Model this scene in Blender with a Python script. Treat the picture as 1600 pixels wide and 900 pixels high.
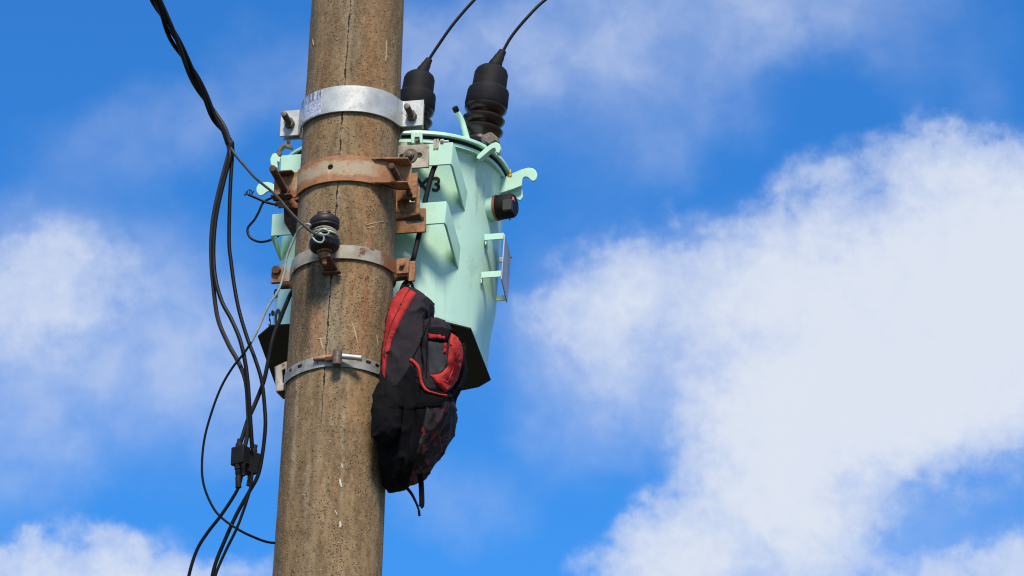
import bpy, bmesh, math, random
from math import radians as R_, sin, cos, pi
from mathutils import Vector as V, Matrix, noise
from mathutils.bvhtree import BVHTree
random.seed(7)
D = bpy.data
for o in list(D.objects): D.objects.remove(o)
SC = bpy.context.scene
COL = SC.collection

# ------------------------------------------------------------------ camera
FPX = 5500.0
EL = R_(22.5)
CAM = V((0, 0, 1.6))
F = V((0, cos(EL), sin(EL))); RT = V((1, 0, 0)); UP = V((0, -sin(EL), cos(EL)))
cd = D.cameras.new('camera'); cam = D.objects.new('camera', cd); COL.objects.link(cam)
cam.location = CAM; cam.rotation_euler = (pi/2 + EL, 0, 0)
cd.sensor_width = 36; cd.lens = 36*FPX/1600; cd.clip_start = 0.1; cd.clip_end = 5000
SC.camera = cam
SC.cycles.filter_width = 1.15
SC.view_settings.view_transform = 'Standard'; SC.view_settings.look = 'None'
SC.view_settings.exposure = 0.35; SC.view_settings.gamma = 1; SC.view_settings.use_curve_mapping = False

# ------------------------------------------------------------------ sun
SUN_EL = R_(52); SUN_AZ = R_(174)          # azimuth clockwise from +Y
sd = V((sin(SUN_AZ)*cos(SUN_EL), cos(SUN_AZ)*cos(SUN_EL), sin(SUN_EL)))
sl = D.lights.new('sun', 'SUN'); sl.energy = 4.3; sl.angle = R_(12); sl.color = (1, 0.89, 0.74)
so = D.objects.new('sun', sl); COL.objects.link(so)
so.rotation_euler = sd.to_track_quat('Z', 'Y').to_euler(); so.location = (0, -5, 12)

# ------------------------------------------------------------------ node helpers
def nn(t, kind, **kw):
    n = t.nodes.new(kind)
    for k, v in kw.items():
        if k == 'inp':
            for a, b in v.items():
                if hasattr(b, 'node'): t.links.new(b, n.inputs[a])
                else: n.inputs[a].default_value = b
        else: setattr(n, k, v)
    return n
def math_(t, op, a, b=None, c=None, clamp=False):
    n = nn(t, 'ShaderNodeMath', operation=op, use_clamp=clamp)
    for i, x in enumerate((a, b, c)):
        if x is None: continue
        if hasattr(x, 'node'): t.links.new(x, n.inputs[i])
        else: n.inputs[i].default_value = x
    return n.outputs[0]
def mixc(t, fac, a, b, blend='MIX'):
    n = nn(t, 'ShaderNodeMix', data_type='RGBA', blend_type=blend)
    for s, x in ((n.inputs[0], fac), (n.inputs[6], a), (n.inputs[7], b)):
        if hasattr(x, 'node'): t.links.new(x, s)
        elif isinstance(x, (int, float)): s.default_value = x
        else: s.default_value = tuple(x) + (1,) if len(x) == 3 else x
    return n.outputs[2]
def mrange(t, v, a, b, c=0.0, d=1.0, smooth=True):
    n = nn(t, 'ShaderNodeMapRange', interpolation_type='SMOOTHSTEP' if smooth else 'LINEAR',
           inp={0: v, 1: a, 2: b, 3: c, 4: d})
    return n.outputs[0]
def noise_(t, vec, scale, detail=4, rough=.55, dist=0.0):
    n = nn(t, 'ShaderNodeTexNoise', inp={'Scale': scale, 'Detail': detail, 'Roughness': rough, 'Distortion': dist})
    t.links.new(vec, n.inputs['Vector']); return n.outputs[0]

# ------------------------------------------------------------------ world: sky and clouds by direction
W = D.worlds.new('World'); SC.world = W; W.use_nodes = True
t = W.node_tree; t.nodes.clear()
sky = nn(t, 'ShaderNodeTexSky', sky_type='NISHITA', sun_disc=False, sun_elevation=SUN_EL, sun_rotation=SUN_AZ,
         altitude=200, air_density=1.0, dust_density=0.3, ozone_density=3.0)
hs0 = nn(t, 'ShaderNodeHueSaturation', inp={'Hue': 0.5, 'Saturation': 1.2, 'Value': 1.0, 'Color': sky.outputs[0]})
hs = nn(t, 'ShaderNodeMix', data_type='RGBA', blend_type='MULTIPLY', inp={0: 1.0, 6: hs0.outputs[0], 7: (0.47, 1.10, 1.55, 1)})
tc = nn(t, 'ShaderNodeTexCoord')
dirv = tc.outputs['Generated']
def dotc(v):
    n = nn(t, 'ShaderNodeVectorMath', operation='DOT_PRODUCT'); t.links.new(dirv, n.inputs[0]); n.inputs[1].default_value = v
    return n.outputs['Value']
# tangent plane of the sky around one fixed world direction (azimuth 0, 22.5 deg up), unit = 1 deg-ish
w_ = math_(t, 'MAXIMUM', dotc(F), 0.05)
u_ = math_(t, 'DIVIDE', dotc(RT), w_); v_ = math_(t, 'DIVIDE', dotc(UP), w_)
SCL = FPX/100
cmb = nn(t, 'ShaderNodeCombineXYZ', inp={0: math_(t, 'MULTIPLY', u_, SCL), 1: math_(t, 'MULTIPLY', v_, SCL)})
p0 = cmb.outputs[0]
def vadd(a, b, s):
    n = nn(t, 'ShaderNodeVectorMath', operation='MULTIPLY_ADD'); t.links.new(b, n.inputs[0]); n.inputs[1].default_value = (s, s, 0); t.links.new(a, n.inputs[2]); return n.outputs[0]
def nvec(vec, scale, detail, rough=.6):
    n = nn(t, 'ShaderNodeTexNoise', inp={'Scale': scale, 'Detail': detail, 'Roughness': rough}); t.links.new(vec, n.inputs['Vector'])
    m = nn(t, 'ShaderNodeVectorMath', operation='SUBTRACT', inp={1: (.5, .5, .5)}); t.links.new(n.outputs['Color'], m.inputs[0]); return m.outputs[0]
pw = vadd(p0, nvec(p0, .55, 4), 1.3)
pw = vadd(pw, nvec(p0, 2.0, 4, .55), 0.75)
BL = [  # x, y, rx, ry, rot(deg, ccw), strength  (hundredths of the tangent plane, measured on the photograph)
 (1480, 480, 300, 260, 0, 1.35), (1250, 520, 190, 230, -10, .95), (1600, 420, 260, 220, 0, .8), (1110, 430, 210, 120, 10, .64), (1040, 560, 130, 140, 0, .22), (890, 530, 90, 120, 0, .16),
 (940, 445, 145, 115, 20, .58), (930, 580, 110, 120, 0, .22), (1185, 690, 165, 160, 20, .78), (1330, 640, 260, 120, 10, .7),
 (1025, 890, 150, 110, 15, 1.0), (1180, 830, 210, 140, 0, .85), (1290, 760, 150, 100, 0, .5), (1590, 890, 170, 85, 12, .95), (1350, 900, 180, 70, 0, .55), (1520, 660, 220, 110, 0, .55),
 (1270, 300, 110, 80, 20, .42), (1500, 250, 190, 70, 0, .5), (1300, 800, 120, 80, 0, .35), (1480, 780, 200, 60, 0, .18),
 (-250, 500, 260, 200, 0, .7), (1850, 480, 300, 260, 0, 1.0), (150, 885, 200, 95, 0, .98), (320, 920, 190, 60, 0, .7), (20, 890, 110, 60, 0, .5), (600, 1120, 700, 140, 0, .9),
 (100, 440, 210, 130, -8, .58), (20, 480, 150, 160, 0, .28)]
BLC = [
 (930, 530, 190, 180, 0, .34), (1060, 580, 180, 160, 0, .30), (1120, 480, 180, 150, 0, .25),
 (1000, 30, 380, 130, 12, .42), (1280, 20, 260, 100, 12, .28), (700, 70, 230, 120, 15, .30), (1060, 200, 200, 90, 30, .22), (900, 130, 300, 120, 20, .14), (430, 120, 160, 90, 20, .16),
 (130, 450, 270, 170, -8, .42), (20, 520, 200, 200, 0, .28), (330, 540, 220, 130, 0, .34), (230, 205, 200, 80, 12, .22), (260, 640, 240, 110, 0, .22), (450, 600, 160, 140, 0, .10),
 (60, 650, 150, 140, 0, .26), (20, 740, 110, 90, 0, .16), (710, 780, 130, 80, 0, .20), (900, 650, 120, 120, 0, .20), (1420, 60, 110, 90, 0, .12), (1540, 130, 60, 120, 0, .08),
 (1400, 800, 330, 160, 0, .22), (500, -260, 500, 120, 12, .5), (1500, -220, 400, 110, 0, .4)]
def blobs(L, src, grow, inner):
    acc = None
    for (x, y, rx, ry, rot, st) in L:
        m = nn(t, 'ShaderNodeMapping', vector_type='TEXTURE', inp={'Location': ((x-800)/100, (450-y)/100, 0), 'Rotation': (0, 0, R_(rot)), 'Scale': (rx/100*grow, ry/100*grow, 1)})
        t.links.new(src, m.inputs[0])
        ln = nn(t, 'ShaderNodeVectorMath', operation='LENGTH'); t.links.new(m.outputs[0], ln.inputs[0])
        b = mrange(t, ln.outputs['Value'], 1.0, inner, 0, st)
        acc = b if acc is None else math_(t, 'ADD', acc, b)
    return acc
acc = blobs(BL, pw, 1.22, .15)
acc2 = blobs(BLC, vadd(p0, nvec(p0, .7, 5), 1.5), 1.3, 0.0)
n1 = noise_(t, vadd(p0, nvec(p0, 1.2, 3), .8), 0.85, 9, .56)
n2 = noise_(t, vadd(p0, nvec(p0, 3.0, 3), .25), 3.2, 6, .6)
n3 = noise_(t, vadd(p0, nvec(p0, .6, 3), 1.2), 0.9, 6, .52)
n4 = noise_(t, vadd(p0, nvec(p0, 6.0, 3), .18), 6.5, 6, .62)
tex = math_(t, 'ADD', math_(t, 'MULTIPLY', math_(t, 'SUBTRACT', n1, .5), 1.25), math_(t, 'ADD', math_(t, 'MULTIPLY', math_(t, 'SUBTRACT', n2, .5), .50), math_(t, 'MULTIPLY', math_(t, 'SUBTRACT', n4, .5), .12)))
edge = mrange(t, acc, 0.02, .5, 0, 1)
dens = math_(t, 'ADD', acc, math_(t, 'MULTIPLY', tex, edge))
a1 = math_(t, 'ADD', mrange(t, dens, .06, .80, 0, .62), mrange(t, dens, .45, 1.5, 0, .35))
a2 = math_(t, 'MULTIPLY', acc2, mrange(t, n3, .25, .75, .6, 1.4), clamp=True)
alpha = math_(t, 'SUBTRACT', 1.0, math_(t, 'MULTIPLY', math_(t, 'SUBTRACT', 1.0, a1), math_(t, 'SUBTRACT', 1.0, math_(t, 'MINIMUM', a2, .9))))
# unseen broken cloud added over the rest of the sky as neutral fill light
gb = noise_(t, dirv, 2.6, 6, .58)
a3 = math_(t, 'MULTIPLY', mrange(t, gb, .42, .60, 0, .92), mrange(t, dotc(F), .93, .80))
alpha = math_(t, 'MAXIMUM', alpha, a3)
core = mrange(t, math_(t, 'ADD', dens, math_(t, 'MULTIPLY', math_(t, 'SUBTRACT', n2, .5), 1.1)), .1, 2.0, 0, 1)
ccol = mixc(t, core, (4.7, 5.45, 7.2), (6.1, 6.55, 7.4))
skyc = mixc(t, alpha, hs.outputs[2], ccol)
bg = nn(t, 'ShaderNodeBackground', inp={'Color': skyc, 'Strength': 0.095})
wo = nn(t, 'ShaderNodeOutputWorld'); t.links.new(bg.outputs[0], wo.inputs[0])

# ------------------------------------------------------------------ frames
S = 0.26/157                                   # one unit u of the measured drawing in metres at the pole
def pray(x, y): return F + RT*((x-800)/FPX) + UP*((450-y)/FPX)
P0 = CAM + pray(535.5, 450)*9.1
Z0 = P0.z; LEAN = math.tan(R_(1.76))
AL = R_(10.5)
Bv = V((cos(AL), -sin(AL), 0)); Av = V((sin(AL), cos(AL), 0))
# pole frame (b, a, z): b to the right along the clamps, a away towards the transformer, z world height; the pole leans slightly
PF = Matrix(((Bv.x, Av.x, LEAN, P0.x-LEAN*Z0), (Bv.y, Av.y, 0, P0.y), (0, 0, 1, 0), (0, 0, 0, 1)))
DT = 290*S; KT = math.tan(R_(2.2))
TF = PF @ Matrix(((1, 0, KT, -KT*(Z0+.08)), (0, 1, 0, DT), (0, 0, 1, 0), (0, 0, 0, 1)))
def lray(M, x, y):
    Mi = M.inverted(); return Mi @ CAM, (Mi.to_3x3() @ pray(x, y))
def pl(x, y, a, M=PF):                          # point of plane a (in u)
    o, d = lray(M, x, y); k = (a*S-o.y)/d.y; return o + d*k
def pb(x, y, b, M=PF):
    o, d = lray(M, x, y); k = (b*S-o.x)/d.x; return o + d*k
def pz(x, y, z, M=PF):
    o, d = lray(M, x, y); k = (z-o.z)/d.z; return o + d*k
def pc(x, y, r, M=TF, far=False):               # cylinder of radius r (m)
    o, d = lray(M, x, y)
    A = d.x**2+d.y**2; B = 2*(o.x*d.x+o.y*d.y); C = o.x**2+o.y**2-r*r
    q = B*B-4*A*C
    if q < 0: k = -B/(2*A)
    else: k = (-B+(1 if far else -1)*math.sqrt(q))/(2*A)
    return o + d*k
def rp(z): return (0.13 - (z-Z0)/118)           # pole radius

# ------------------------------------------------------------------ mesh helpers
def finish(bm, ang=35):
    bmesh.ops.recalc_face_normals(bm, faces=bm.faces)
    for f in bm.faces: f.smooth = True
    for e in bm.edges:
        e.smooth = not (len(e.link_faces) == 2 and e.calc_face_angle(0) > R_(ang))
def root(name, label, cat, loc, group=None, M=PF):
    o = D.objects.new(name, None); COL.objects.link(o); o.location = M @ V(loc); o.empty_display_size = .05
    o['label'] = label; o['category'] = cat
    if group: o['group'] = group
    return o
def woff(p):
    v = V((0, 0, 0))
    while p is not None: v = v + p.location; p = p.parent
    return v
def part(name, bm, mat, parent=None, M=PF, bevel=0, ang=35, solid=None, sub=0, label=None, keep=False):
    if not keep: finish(bm, ang)
    bm.transform(M)
    if parent is None:
        c = V((0, 0, 0)); n = 0
        for v in bm.verts: c += v.co; n += 1
        c /= max(n, 1)
        zz = min(v.co.z for v in bm.verts); c.z = zz
    else: c = woff(parent)
    for v in bm.verts: v.co -= c
    me = D.meshes.new(name); bm.to_mesh(me); bm.free()
    for m in (mat if isinstance(mat, (list, tuple)) else [mat]): me.materials.append(m)
    o = D.objects.new(name, me); COL.objects.link(o)
    if parent is None: o.location = c
    else: o.parent = parent
    if bevel:
        b = o.modifiers.new('bevel', 'BEVEL'); b.width = bevel*S; b.segments = 2; b.limit_method = 'ANGLE'; b.angle_limit = R_(40)
    if sub:
        b = o.modifiers.new('sub', 'SUBSURF'); b.levels = sub; b.render_levels = sub
    if label: o['label'] = label
    return o
def tagm(o, label, cat, group=None):
    o['label'] = label; o['category'] = cat
    if group: o['group'] = group
    return o
def NB(): return bmesh.new()
def box(bm, lo, hi):
    vs = [bm.verts.new((x, y, z)) for x in (lo[0], hi[0]) for y in (lo[1], hi[1]) for z in (lo[2], hi[2])]
    for q in ((0, 1, 3, 2), (4, 6, 7, 5), (0, 4, 5, 1), (2, 3, 7, 6), (0, 2, 6, 4), (1, 5, 7, 3)): bm.faces.new([vs[i] for i in q])
def hexa(bm, a, b):                              # two quads, joined
    va = [bm.verts.new(p) for p in a]; vb = [bm.verts.new(p) for p in b]; n = len(a)
    bm.faces.new(va); bm.faces.new(vb[::-1])
    for i in range(n): bm.faces.new((va[i], vb[i], vb[(i+1) % n], va[(i+1) % n]))
def extr(bm, pts, d):                            # polygon pts extruded by d
    d = V(d); hexa(bm, [V(p) for p in pts], [V(p)+d for p in pts])
def basis(ax):
    ax = ax.normalized(); r = V((0, 0, 1)) if abs(ax.z) < .9 else V((1, 0, 0))
    x = ax.cross(r).normalized(); return ax, x, ax.cross(x)
def lathe(bm, p0, ax, prof, n=28, capped=True):  # prof: (t along axis, radius) in m
    ax, x, y = basis(V(ax)); p0 = V(p0); rings = []
    for tt, r in prof:
        if r <= 1e-6: rings.append([bm.verts.new(p0+ax*tt)])
        else: rings.append([bm.verts.new(p0+ax*tt+(x*cos(2*pi*i/n)+y*sin(2*pi*i/n))*r) for i in range(n)])
    for A, B in zip(rings, rings[1:]):
        if len(A) == 1 and len(B) == 1: continue
        for i in range(n):
            j = (i+1) % n
            if len(A) == 1: bm.faces.new((A[0], B[i], B[j]))
            elif len(B) == 1: bm.faces.new((A[i], A[j], B[0]))
            else: bm.faces.new((A[i], A[j], B[j], B[i]))
    if capped:
        for r in (rings[0], rings[-1]):
            if len(r) > 1: bm.faces.new(r)
def cyl(bm, a, b, r, n=16, r2=None):
    a = V(a); b = V(b); lathe(bm, a, b-a, [(0, r), ((b-a).length, r if r2 is None else r2)], n)
def cr(pts, m=8):                                # Catmull-Rom
    P = [V(p) for p in pts]; P = [P[0]*2-P[1]] + P + [P[-1]*2-P[-2]]; out = []
    for i in range(1, len(P)-2):
        for k in range(m):
            u = k/m; a, b, c, d = P[i-1:i+3]
            out.append(.5*((2*b)+(c-a)*u+(2*a-5*b+4*c-d)*u*u+(3*b-a-3*c+d)*u**3))
    out.append(P[-2]); return out
def tube(bm, pts, r, n=10, m=8, flat=1.0, rs=None):
    P = cr(pts, m) if m else [V(p) for p in pts]; rings = []; x = None
    for i, p in enumerate(P):
        tg = (P[min(i+1, len(P)-1)]-P[max(i-1, 0)]).normalized()
        if x is None: x = tg.cross(V((0, 1, 0))).normalized()
        x = (x-tg*x.dot(tg)).normalized(); y = tg.cross(x)
        rr = r if rs is None else rs(i/(len(P)-1))
        rings.append([bm.verts.new(p+(x*cos(2*pi*k/n)+y*sin(2*pi*k/n)*flat)*rr) for k in range(n)])
    for A, B in zip(rings, rings[1:]):
        for i in range(n): bm.faces.new((A[i], A[(i+1) % n], B[(i+1) % n], B[i]))
    bm.faces.new(rings[0]); bm.faces.new(rings[-1])
def strip(bm, path, z0, z1, tk):                 # plate bent along a plan path [(b,a)], thickness tk (m), z0/z1 may be functions of b
    P = [V((p[0], p[1])) for p in path]; n = len(P); rows = []
    for i, p in enumerate(P):
        tg = (P[min(i+1, n-1)]-P[max(i-1, 0)]).normalized(); nr = V((tg.y, -tg.x))
        za = z0(p.x) if callable(z0) else z0; zb = z1(p.x) if callable(z1) else z1
        q = p+nr*tk
        rows.append([bm.verts.new(c) for c in ((p.x, p.y, za), (q.x, q.y, za), (q.x, q.y, zb), (p.x, p.y, zb))])
    for A, B in zip(rows, rows[1:]):
        for k in range(4): bm.faces.new((A[k], B[k], B[(k+1) % 4], A[(k+1) % 4]))
    bm.faces.new(rows[0]); bm.faces.new(rows[-1])
def arc(r, t0, t1, n=40): return [(r*sin(R_(t0+(t1-t0)*i/n)), -r*cos(R_(t0+(t1-t0)*i/n))) for i in range(n+1)]
def fillet(path, r=6*S, m=5):
    return path
def boolcut(o, cutters):
    bm = NB()
    for c in cutters: c(bm)
    bmesh.ops.recalc_face_normals(bm, faces=bm.faces)
    bm.transform(PF)
    c0 = woff(o.parent) if o.parent else V((0, 0, 0))
    for v in bm.verts: v.co -= c0
    me = D.meshes.new('cut'); bm.to_mesh(me); bm.free(); co = D.objects.new('cut', me); COL.objects.link(co); co.parent = o.parent
    md = o.modifiers.new('b', 'BOOLEAN'); md.operation = 'DIFFERENCE'; md.object = co; md.solver = 'EXACT'
    bpy.context.view_layer.update()
    dg = bpy.context.evaluated_depsgraph_get()
    nm = D.meshes.new_from_object(o.evaluated_get(dg)); o.modifiers.remove(md)
    o.data = nm; D.objects.remove(co)
def nut(bm, p, ax, r, h):
    lathe(bm, p, ax, [(0, r), (h, r)], 6)
def bolt(parent, p, ax, length, r, mat, nutr=None, nutmat=None, name='bolt', nh=None, M=PF, washer=None):
    ax = V(ax).normalized(); p = V(p); bm = NB()
    # threaded shank
    prof = [(-.004, r)]; k = 0; tt = 0
    while tt < length-.002:
        prof += [(tt, r*.93), (tt+.0008, r*1.02)]; tt += .0022
    prof += [(length, r*.95), (length+.0006, r*.7), (length+.0006, 0)]
    lathe(bm, p, ax, prof, 14)
    o = part(name, bm, mat, parent, M=M)
    if nutr:
        b2 = NB(); nut(b2, p+ax*.0008, ax, nutr, nh or nutr*.8); part('nut', b2, nutmat or mat, o, M=M, bevel=.5)
    if washer:
        b2 = NB(); lathe(b2, p+ax*.0003, ax, [(0, washer), (.0016, washer)], 24); part('washer', b2, nutmat or mat, o, M=M, bevel=.3)
    return o

# ------------------------------------------------------------------ materials
def mat(name, col, rough=.6, metal=0, var=None, varscale=8, bump=0, bscale=200, spec=.5, stretch=None, detail=5, extra=None):
    m = D.materials.new(name); m.use_nodes = True; t = m.node_tree; t.nodes.clear()
    out = nn(t, 'ShaderNodeOutputMaterial'); b = nn(t, 'ShaderNodeBsdfPrincipled'); t.links.new(b.outputs[0], out.inputs[0])
    tc = nn(t, 'ShaderNodeTexCoord'); co = tc.outputs['Object']
    if stretch:
        mp = nn(t, 'ShaderNodeMapping', inp={'Scale': stretch}); t.links.new(co, mp.inputs[0]); co2 = mp.outputs[0]
    else: co2 = co
    c = None
    if var:
        n1 = noise_(t, co2, varscale, detail, .62)
        c = mixc(t, mrange(t, n1, .32, .68), col, var)
    if extra: c = extra(t, co, c if c is not None else None) or c
    if c is not None: t.links.new(c, b.inputs['Base Color'])
    else: b.inputs['Base Color'].default_value = tuple(col)+(1,)
    b.inputs['Roughness'].default_value = rough; b.inputs['Metallic'].default_value = metal
    b.inputs['Specular IOR Level'].default_value = spec
    if bump:
        n = noise_(t, co, bscale, 5, .6); bb = nn(t, 'ShaderNodeBump', inp={'Strength': bump, 'Distance': .002, 'Height': n}); t.links.new(bb.outputs[0], b.inputs['Normal'])
    m['bsdf'] = b.name
    return m
def rustvar(t, co, c):
    n = noise_(t, co, 34, 6, .65, .5); c = mixc(t, mrange(t, n, .54, .66, 0, .75), c, (.085, .045, .028))
    n = noise_(t, co, 60, 5, .7, .3); c = mixc(t, mrange(t, n, .60, .68, 0, .7), c, (.46, .30, .18))
    return mixc(t, mrange(t, noise_(t, co, 260, 2, .6), .62, .70, 0, .7), c, (.05, .028, .018))
def rusted(amount, c2=(.20, .072, .026), c3=(.075, .03, .016)):
    def f(t, co, c):
        n = noise_(t, co, 22, 7, .62); k = mrange(t, n, .62-amount*.4, .70-amount*.3)
        n2 = noise_(t, co, 90, 4, .6); rc = mixc(t, mrange(t, n2, .38, .66), c2, c3)
        return mixc(t, k, c, rc)
    return f
def grime(col, scale, lo, hi, amt):
    def f(t, co, c):
        n = noise_(t, co, scale, 7, .65); k = mrange(t, n, lo, hi, 0, amt); return mixc(t, k, c, col)
    return f
M_galv = mat('galvanised steel', (.50, .52, .50), .52, .35, (.36, .38, .38), 22, .25, 260, extra=grime((.16, .13, .10), 60, .56, .72, .55))
M_galv_rust = mat('galvanised steel with light rust', (.42, .40, .35), .6, .2, (.30, .26, .21), 30, .3, 260, extra=rusted(.18))
M_strapm = mat('dull zinc strap', (.34, .355, .34), .6, .3, (.22, .22, .20), 26, .3, 240, extra=grime((.13, .10, .07), 50, .55, .7, .6))
M_rust = mat('rusty steel', (.36, .175, .082), .85, 0, (.20, .090, .040), 45, .6, 300, extra=rustvar)
M_rust2 = None
M_rustdark = mat('dark brown rusty steel', (.13, .062, .034), .85, 0, (.055, .028, .018), 50, .5, 300, extra=grime((.22, .11, .055), 22, .52, .66, .5))
M_boltm = mat('dark zinc bolt', (.16, .14, .12), .5, .4, (.09, .07, .055), 120, .3, 400)
def tankdirt(t, co, c):
    mp = nn(t, 'ShaderNodeMapping', inp={'Scale': (60, 60, 3.0)}); t.links.new(co, mp.inputs[0]); n = noise_(t, mp.outputs[0], 1, 5, .65)
    c = mixc(t, mrange(t, n, .56, .74, 0, .40), c, (.22, .31, .24))
    mp = nn(t, 'ShaderNodeMapping', inp={'Scale': (28, 28, 2.0), 'Location': (3, 1, 0)}); t.links.new(co, mp.inputs[0]); n = noise_(t, mp.outputs[0], 1, 6, .6)
    sz = nn(t, 'ShaderNodeSeparateXYZ', inp={0: co}).outputs[2]
    c = mixc(t, math_(t, 'MULTIPLY', mrange(t, n, .58, .70, 0, .65), mrange(t, sz, .30, .52)), c, (.34, .22, .11))
    return mixc(t, mrange(t, noise_(t, co, 200, 2, .5), .74, .78, 0, .6), c, (.10, .09, .06))
M_mint = mat('mint green tank paint', (.49, .735, .61), .42, 0, (.44, .68, .56), 5, .06, 120, stretch=(1, 1, .25),
             extra=lambda t, co, c: tankdirt(t, co, grime((.24, .34, .26), 14, .56, .80, .5)(t, co, grime((.30, .20, .10), 90, .68, .76, .6)(t, co, c))))
M_mint_s = mat('mint green bracket paint', (.45, .71, .575), .42, 0, (.40, .65, .52), 14, .06, 160, extra=grime((.20, .22, .15), 55, .62, .80, .55))
M_base = mat('underside with painted shade', (.010, .013, .008), .85, 0, (.006, .008, .005), 12)  # near-black colour carries the shade under the tank
M_porc = mat('dark brown porcelain', (.018, .009, .009), .3, 0, (.026, .013, .012), 30)
M_rubber = mat('black rubber', (.005, .0055, .007), .7, 0, (.009, .0095, .011), 40, .15, 200, extra=grime((.04, .04, .04), 30, .66, .8, .3), spec=.2)
M_cable = mat('black cable sheath', (.004, .004, .005), .5, 0, (.006, .006, .006), 30, spec=.15)
M_cable2 = mat('weathered cable sheath', (.016, .014, .013), .55, 0, (.008, .008, .008), 30, spec=.3)
M_wire = mat('grey green bare wire', (.34, .40, .36), .45, .2, (.24, .28, .26), 60)
M_mess = mat('dark grey messenger wire', (.018, .020, .016), .5, .3, (.03, .032, .03), 60)
M_cream = mat('cream binding wire', (.40, .37, .28), .55, 0, (.26, .23, .17), 60)
M_ins = mat('brown black glazed spool', (.012, .009, .009), .5, 0, (.022, .017, .016), 30, spec=.3)
M_black = mat('matt black print', (.012, .012, .012), .6)
M_orange = mat('faded orange ring', (.33, .085, .04), .6, 0, (.22, .07, .04), 60)
M_pink = mat('pink tag', (.55, .12, .18), .6)
M_brass = mat('brass', (.62, .36, .07), .35, .8)
M_plate = mat('dull aluminium plate', (.44, .44, .50), .6, .1, (.34, .34, .40), 30)
M_foil = None
M_bagc = mat('charcoal nylon', (.022, .018, .023), .85, 0, (.015, .013, .016), 30, .5, 700, spec=.15)
M_bagb = mat('black nylon', (.003, .003, .004), .9, 0, (.0045, .0045, .0055), 30, .5, 700, spec=.12)
M_red = mat('red nylon', (.34, .016, .015), .8, 0, (.25, .011, .012), 30, .5, 600, spec=.3)
M_redb = mat('bright red nylon', (.38, .020, .015), .75, 0, (.33, .018, .014), 30, .5, 600, spec=.3)
M_mesh = mat('slate grey lining', (.013, .017, .021), .85, 0, (.018, .022, .026), 30, .4, 700)
def camo(t, co, c):
    n = noise_(t, co, 26, 2, .5, 1.2); n2 = noise_(t, co, 34, 2, .5, 1.8)
    c = mixc(t, mrange(t, n, .50, .60), (.006, .005, .006), (.030, .024, .027))
    return mixc(t, mrange(t, n2, .57, .64), c, (.20, .010, .011))
M_camo = mat('red and black camouflage nylon', (.01, .01, .01), .8, 0, (.01, .01, .01), 30, .4, 700, extra=camo, spec=.3)

def sticker_mat():
    m = mat('printed foil', (.5, .5, .52), .35, .5); t = m.node_tree; b = t.nodes[m['bsdf']]
    uv = nn(t, 'ShaderNodeUVMap'); co = uv.outputs[0]
    mp = nn(t, 'ShaderNodeMapping', inp={'Scale': (40, 1.5, 1)}); t.links.new(co, mp.inputs[0])
    bars = mrange(t, noise_(t, mp.outputs[0], 1, 1, .5), .48, .52)
    mp2 = nn(t, 'ShaderNodeMapping', inp={'Scale': (16, 12, 1)}); t.links.new(co, mp2.inputs[0])
    scr = mrange(t, noise_(t, mp2.outputs[0], 1, 3, .6), .56, .60)
    sp = nn(t, 'ShaderNodeSeparateXYZ'); t.links.new(co, sp.inputs[0])
    up = mrange(t, sp.outputs[1], .60, .64)
    lines = mrange(t, math_(t, 'SINE', math_(t, 'MULTIPLY', sp.outputs[1], 42)), .0, .3)
    k = mixc(t, up, math_(t, 'MULTIPLY', scr, lines), bars)
    cr_ = noise_(t, co, 7, 5, .7)
    base = mixc(t, mrange(t, cr_, .35, .65), (.45, .46, .50), (.80, .81, .86))
    t.links.new(mixc(t, math_(t, 'MULTIPLY', k, .75), base, (.09, .09, .11)), b.inputs['Base Color'])
    bb = nn(t, 'ShaderNodeBump', inp={'Strength': .6, 'Distance': .003, 'Height': cr_}); t.links.new(bb.outputs[0], b.inputs['Normal'])
    return m
M_foil = sticker_mat()

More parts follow.
